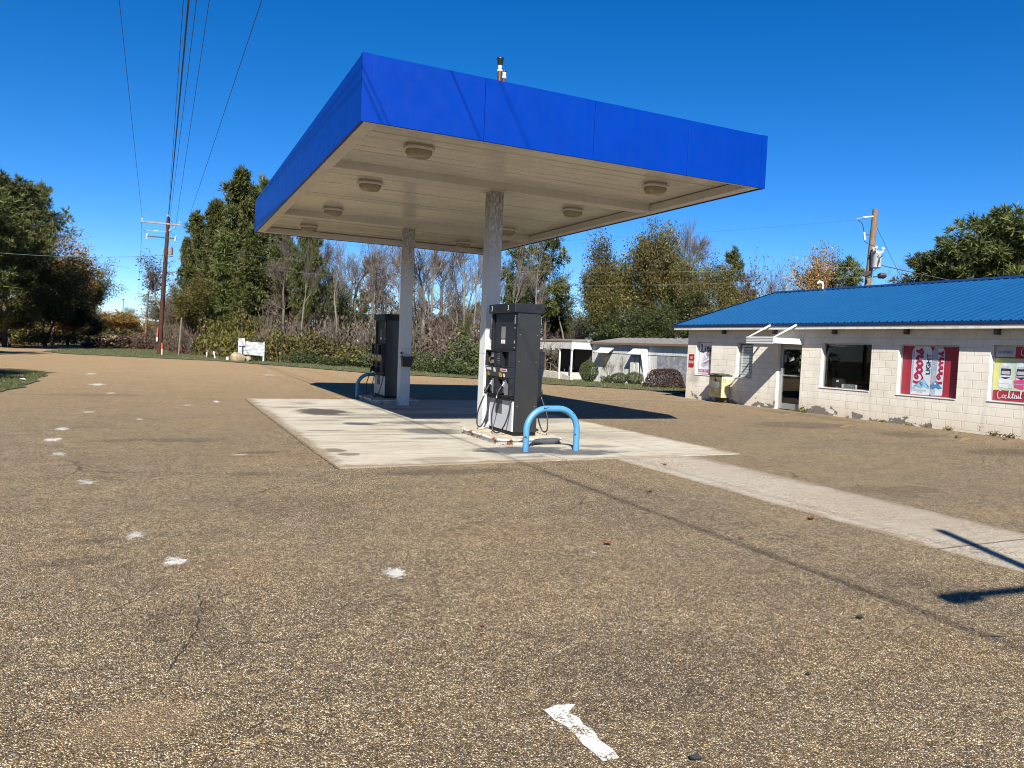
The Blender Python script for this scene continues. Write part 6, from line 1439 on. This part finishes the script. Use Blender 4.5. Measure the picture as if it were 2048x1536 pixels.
DESC = dict(pine_full='bushy dark green pine', pine_tall='tall broad crowned pine', pine_thin='slender high crowned pine', bare='leafless grey tree', bare_slim='slim bare stem', bare_rust='thin tree with rusty leaves', oak_green='leafy green and bronze tree', oak_olive='dark olive leafy tree', oak_yellow='small yellow green tree', oak_rust='orange brown autumn tree', oak_dark='dense dark evergreen tree', dense_olive='round olive tree', dense_rust='round russet tree')
PLACE = dict(L='in the row left of the road', far='far down the road', grove='in the grove right of the pole', wood='in the wood behind the fuel canopy', annex='behind the white annex building', store='behind the blue roofed store')
SIZE = {}
tot = {}
for t_ in TREES: tot.setdefault((t_[4], side_of(t_[0], t_[1])), []).append(t_)
for (x, y, h, hw, kind) in TREES:
    sd_ = side_of(x, y); mates = sorted(tot[(kind, sd_)], key=lambda q: q[0] / q[1]); k = [q[:2] for q in mates].index((x, y)); n = len(mates)
    ordn = ['first', 'second', 'third', 'fourth', 'fifth', 'sixth', 'seventh', 'eighth', 'ninth', 'tenth', 'eleventh', 'twelfth', 'thirteenth', 'fourteenth', 'fifteenth', 'sixteenth', 'seventeenth', 'eighteenth', 'nineteenth', 'twentieth']
    lab = DESC[kind] + ' ' + PLACE[sd_]
    if kind == 'bare_slim': lab = 'one of many slim bare stems crowded in the wood behind the fuel canopy'
    elif n > 1:
        hs_ = sorted((q[2] for q in mates), reverse=True)
        if h == hs_[0] and hs_[0] > hs_[1] * 1.02: lab = 'tallest ' + lab
        elif h == hs_[-1] and hs_[-1] < hs_[-2] * .98: lab = 'smallest ' + lab
        elif k == 0: lab = 'leftmost ' + lab
        elif k == n - 1: lab = 'rightmost ' + lab
        else: lab = ordn[k] + ' from left, ' + lab
    tree(x, y, h, hw, kind, lab, 'slim bare stems crowded in the wood' if kind == 'bare_slim' else DESC[kind] + 's ' + PLACE[sd_])
# trees out of frame on the left: their shadows fall across the road edge
for (x, y, h, hw, kind) in ((-12.5, 17.5, 12, 3.2, 'pine_tall'), (-14.5, 24, 13, 3.4, 'oak_olive'), (-15, 42, 12, 3.2, 'pine_tall'), (-17, 92, 13, 3.4, 'pine_tall')):
    tree(x, y, h, hw, kind, 'tall tree standing back from the left roadside, shading what lies before it', 'left roadside trees beside the viewer')

# undergrowth: many small bushes along the wood edge, each its own thing
def mk_bush(key, seed, n, size, hollow=.35, H=1.0, twigs=60, lump=.25, ball=False):
    g = np.random.default_rng(seed); d = g.normal(0, 1, (n, 3)); d /= np.linalg.norm(d, axis=1, keepdims=True); d[:, 2] = d[:, 2] if ball else np.abs(d[:, 2])
    r = (1 - hollow * g.random((n, 1)) ** 2); ph = g.uniform(0, 6.28, 4)
    r *= 1 + lump * (np.sin(5 * d[:, :1] + ph[0]) * np.sin(4 * d[:, 1:2] + ph[1]) + .5 * np.sin(9 * d[:, 2:3] + ph[2]))
    P = d * r * np.array([1, 1, H]) * np.array([1, 1, .46 if ball else 1]) + np.array([0, 0, .52 if ball else 0]); lv = leaves_np(P, size, g)
    segs = []
    for _ in range(twigs):
        e = g.normal(0, 1, 3); e[2] = abs(e[2]) + .5; e /= np.linalg.norm(e); q = e * g.uniform(.5, 1.0) * np.array([1, 1, H]); m = q * .5 + g.normal(0, .05, 3); segs += [(np.array([e[0] * .08, e[1] * .08, -.05]), m, .016, .011), (m, q, .011, .005)]
    ARR[key] = dict(f=tubes_np(segs, 4), l=lv)
for i in range(3): mk_bush('bush%d' % i, 120 + i, 2600, .055, .6, 1.0, 70, .30)
mk_bush('ball0', 133, 5200, .036, .25, 1.0, 40, .07, True); mk_bush('clip0', 130, 5200, .034, .22, 1.0, 40, .05); mk_bush('clip1', 131, 4200, .036, .25, 1.0, 40, .08)
BM = {}
def bush(x, y, w, h, key, lm, tw, label, cat, name, group=None, sy=None, rz=None, stems=True):
    if (key, lm.name) not in BM:
        A = ARR[key]; o = mesh_np('foliage', A['l'][0], [A['l'][1]], lm); a = o.data; bpy.data.objects.remove(o); o = mesh_np('stems', A['f'][0], [A['f'][1]], tw); b = o.data; bpy.data.objects.remove(o); BM[(key, lm.name)] = (a, b)
    t = thing(name, label, cat, (x, y, gz(x, y) - .03), rng.uniform(0, 6.28) if rz is None else rz, group); t.scale = (w, sy or w, h)
    for nm, me in zip(('foliage', 'stems'), BM[(key, lm.name)]): o = bpy.data.objects.new(nm, me); COL.objects.link(o); o.parent = t
    return t
US = [  # x, y, half width, height, leaves
    (6.2, 53.5, 1.2, 1.5, 'd'), (7.6, 52.0, 1.5, 2.2, 'g'), (8.4, 49.5, 1.2, 1.6, 'd'), (9.6, 50.5, 1.7, 2.7, 'g'), (10.4, 46.8, 1.4, 1.6, 'd'), (11.5, 48.0, 1.7, 2.4, 'g'), (12.0, 44.5, 1.4, 1.5, 'd'), (13.2, 46.0, 1.6, 2.2, 'g'), (13.6, 42.0, 1.2, 1.3, 'd'),
    (14.8, 43.6, 1.7, 2.3, 'd'), (15.0, 39.6, 1.3, 1.5, 'd'), (16.2, 41.0, 1.7, 2.4, 'd'), (16.4, 37.6, 1.5, 1.45, 'd'), (17.6, 38.8, 1.7, 1.9, 'd'), 
    (8.6, 55.5, 1.6, 3.2, 'b'), (11.0, 54.0, 1.8, 3.4, 'b'), (13.5, 52.0, 2.0, 3.6, 'b'), (15.6, 49.5, 2.0, 3.4, 'b'), (17.6, 46.5, 2.0, 3.2, 'b'), (19.6, 44.5, 2.0, 3.2, 'b'), (21.0, 48.5, 2.2, 4.0, 'b'), (18.5, 50.5, 2.3, 4.2, 'r'), (15.5, 54, 2.4, 4.4, 'b'), (12.5, 57, 2.3, 4.4, 'b'), (9.8, 59, 2.0, 4.0, 'r'),
    (2.6, 63.5, 1.1, 1.9, 'r'), (3.6, 62.0, 1.4, 2.4, 'g'), (4.6, 60.5, 1.5, 2.6, 'y'), (5.2, 58.0, 1.3, 2.0, 'y'), (1.6, 66, 1.2, 2.6, 'r'), (.9, 72, 1.3, 3.0, 'b'), (2.4, 69, 1.6, 4.2, 'r'), (-.2, 80, 1.5, 2.6, 'b'), (24.5, 56, 2.3, 4.0, 'b'), (27.5, 60, 2.4, 4.0, 'g'), (7.0, 56.5, 1.5, 2.8, 'b'), (6.0, 60.0, 1.5, 3.4, 'g'), (7.8, 62, 1.8, 4.5, 'b')]
LM = dict(d=L_DARK, g=L_OLIVE, r=L_RED, b=leaf_mat('brown_scrub_leaves', [(0, (.07, .052, .03)), (.5, (.12, .09, .05)), (.85, (.17, .13, .075)), (1, (.10, .10, .035))], .15), y=L_YEL)
WORD = dict(d='dense dark green bush', g='olive green bush', r='red brown leafy bush', b='brown twiggy bush', y='yellow green bush')
L_SPARSE = {}
for i in range(3):                                          # thin scrub: fewer leaves, more stems
    mk_bush('scrub%d' % i, 140 + i, 800, .045, .9, 1.0, 260, .3)
for q, (x, y, w, h, c_) in enumerate(US):
    if y < 51 and c_ in 'dg': h *= .74 * (.62, 1.1, .8, 1.0, .55)[q % 5]
    key = ('bush%d' if c_ in 'dgy' else 'scrub%d') % (q % 3)
    bush(x, y, w, h, key, LM[c_], M_TWIGG, WORD[c_] + ' along the edge of the wood', 'bush', 'bush', WORD[c_] + 'es at the wood edge')
# planting before the annex
bush(27.5, 45.6, .68, 1.62, 'ball0', L_DARK, M_BARK_D, 'round clipped green shrub at the annex porch', 'shrub', 'shrub')
bush(28.4, 44.6, .45, .62, 'bush1', L_DARK, M_BARK_D, 'low dark shrub right beside the round clipped one', 'shrub', 'shrub')
bush(28.9, 43.8, .62, .85, 'ball0', L_DARK, M_BARK_D, 'left small shrub below the annex awnings', 'shrub', 'shrub')
bush(28.7, 41.7, .58, .92, 'ball0', L_DARK, M_BARK_D, 'right small shrub below the annex awnings', 'shrub', 'shrub')
bush(22.25, 29.75, 1.02, 1.02, 'clip0', L_BURG, M_BARK_D, 'wide clipped burgundy hedge beside the store corner', 'hedge', 'hedge', sy=.7, rz=-.6)
mk_broad('vine', 151, .05, 4, .12, .45, .6, 500, .06, .2); ALIAS['vine'] = ('vine', L_OLIVE); NV['vine'] = 1; ARR['vine0'] = ARR['vine']; NAMES['vine'] = 'bare_shrub'
tree(29.9, 46.9, 2.35, .95, 'vine', 'leafless many stemmed shrub against the white annex wall', None)['category'] = 'shrub'
tree(30.6, 45.9, 2.4, .35, 'vine', 'thin dark creeper between the two annex awnings', None)['category'] = 'creeper'
# brush heap
g = np.random.default_rng(3); segs = []
for _ in range(900):
    a = g.uniform(-1, 1); x = a * 4.0; z = abs(g.normal(0, .55)) * (1.25 - abs(a) * .8); y = g.normal(0, 1.1); d = g.normal(0, 1, 3) * np.array([1, 1, .45]); d /= np.linalg.norm(d); l = g.uniform(.3, .9); p = np.array([x, y, z]); m_ = p + d * l * .5 + g.normal(0, .05, 3); segs += [(p - d * l * .5, m_, .025, .018), (m_, p + d * l * .5 + g.normal(0, .1, 3), .018, .006)]
V, F = tubes_np(segs, 4); P = np.array([s[0] for s in segs])[g.integers(0, len(segs), 3500)] + g.normal(0, .18, (3500, 3)); P[:, 2] = np.abs(P[:, 2]); lv = leaves_np(P, .10, g)
t = thing('brush_heap', 'long heap of brown cut branches behind the grass verge', 'brush heap', (-2.3, 80.5, -.1))
mesh_np('branches', V, [F], M_BARK_D, t); mesh_np('dead_leaves', lv[0], [lv[1]], L_RED, t)
# far wood: one mass closing the gaps between the nearer trunks
V = []; F = []; MI = []; b = 0; g = np.random.default_rng(11)
pl = [(g.uniform(9, 50), 0) for _ in range(46)]
for q in range(64):
    u = q / 63; a = R(7 + 43 * u + g.uniform(-.5, .5)); dist = g.uniform(78, 100); x, y = dist * math.sin(a), dist * math.cos(a); h = g.uniform(6, 8.5) * (1.0 if u < .6 else 1.25); s = g.uniform(.8, 1.1); k = ['bare', 'bare', 'bare_rust', 'oak_green', 'pine_thin', 'bare'][q % 6]; A = ARR[k + str(int(g.integers(0, NV[k])))]
    ro = g.uniform(0, 6.28); c_, s_ = math.cos(ro), math.sin(ro); M3 = np.array([[c_, -s_, 0], [s_, c_, 0], [0, 0, 1]])
    for nm, mi in (('t', 0), ('f', 0), ('l', 1)):
        if A.get(nm) is None: continue
        v = (A[nm][0] @ M3.T) * np.array([s, s, h / 10]) + np.array([x, y, gz(x, y) - .1]); V.append(v); F.append(A[nm][1] + b); MI.append(np.full(len(A[nm][1]), mi)); b += len(v)
o = mesh_np('distant_wood', np.concatenate(V), [np.concatenate(F)], [M_TWIGG, L_OLIVE], mi=np.concatenate(MI)); tag(o, 'deeper wood of bare and leafy trees behind the nearer trunks', 'wood', kind='stuff')
def thicket(name, label, n, fx, fz, size, mat, seed):
    g = np.random.default_rng(seed); P = fx(g, n); hgt = fz(P); P[:, 2] = g.random(n) ** .8 * hgt + np.array([gz(a_, b_) for a_, b_ in P[:, :2]]); lv = leaves_np(P, size, g, .1); o = mesh_np(name, lv[0], [lv[1]], mat); tag(o, label, 'thicket', kind='stuff')
def far_x(g, n): P = np.zeros((n, 3)); P[:, 1] = g.uniform(290, 420, n); P[:, 0] = g.uniform(-120, 60, n); return P
thicket('far_treeline', 'low dark treeline closing the view far down the road', 22000, far_x, lambda P: 5.0 + 2.2 * np.sin(P[:, 0] * .13) * np.cos(P[:, 1] * .05) + 1.5 * np.sin(P[:, 0] * .41 + 1) + 1.2 * np.sin(P[:, 0] * 1.3), .75, L_OLIVE, 21)
def left_x(g, n): P = np.zeros((n, 3)); P[:, 1] = g.uniform(58, 135, n); P[:, 0] = -14.5 - g.random(n) * 16 + (P[:, 1] - 60) * .085; return P
thicket('roadside_thicket', 'dark light-blocking thicket added beneath the trees left of the road', 64000, left_x, lambda P: 4.2 + 1.2 * np.sin(P[:, 0] * .7) * np.cos(P[:, 1] * .21) + .8 * np.sin(P[:, 1] * .5), .20, L_DARK, 22)  # leaf mass added to block light under the left crowns
# low scrub mass on the forest floor
n = 26000; P = np.zeros((n, 3)); aa = np.radians(g.uniform(3, 46, n)); dd = g.uniform(56, 92, n); P[:, 0] = dd * np.sin(aa); P[:, 1] = dd * np.cos(aa); cl = np.abs(np.sin(P[:, 0] * .9) * np.cos(P[:, 1] * .7)) * 1.9 + .3; keep = ~((aa > R(23)) & (P[:, 1] < 66)); P = P[keep]; cl = cl[keep]; n = len(P); P[:, 2] = g.random(n) * cl + np.array([gz(a_, b_) for a_, b_ in P[:, :2]])
lv = leaves_np(P, .13, g, .1); o = mesh_np('undergrowth', lv[0], [lv[1]], LM['b']); tag(o, 'brown undergrowth covering the floor of the wood', 'undergrowth', kind='stuff')
# dry weeds at the wall foot
WV = []
for i, (y, s_) in enumerate(((16.75, 1.5), (14.0, .8), (13.2, .9), (12.1, .9), (10.95, 1.1), (10.6, 1.2), (12.7, .6), (15.1, .6), (9.9, .8))):
    g2 = np.random.default_rng(200 + i); n = 70; Pp = g2.normal(0, 1, (n, 3)) * np.array([.035, .075, .03]) * s_; Pp[:, 2] = np.abs(Pp[:, 2]) * 1.4 + .01
    lv = leaves_np(Pp, .022 * s_, g2, .6); o = mesh_np('weed', lv[0], [lv[1]], L_GREEN if i else L_YEL, loc=(17.70, y, 0))
    tag(o, ['pale weed at the foot of the wall beside the glass door', 'green weed left of the red poster window', 'green weed under the middle of the red poster', 'weed below the right edge of the red poster', 'weed by the peeling block under the cocktail poster', 'second weed by the cocktail poster corner', 'tiny weed under the red poster', 'tiny weed below the dark window', 'weed at the wall foot by the picture edge'][i], 'weed', 'weeds along the store wall')
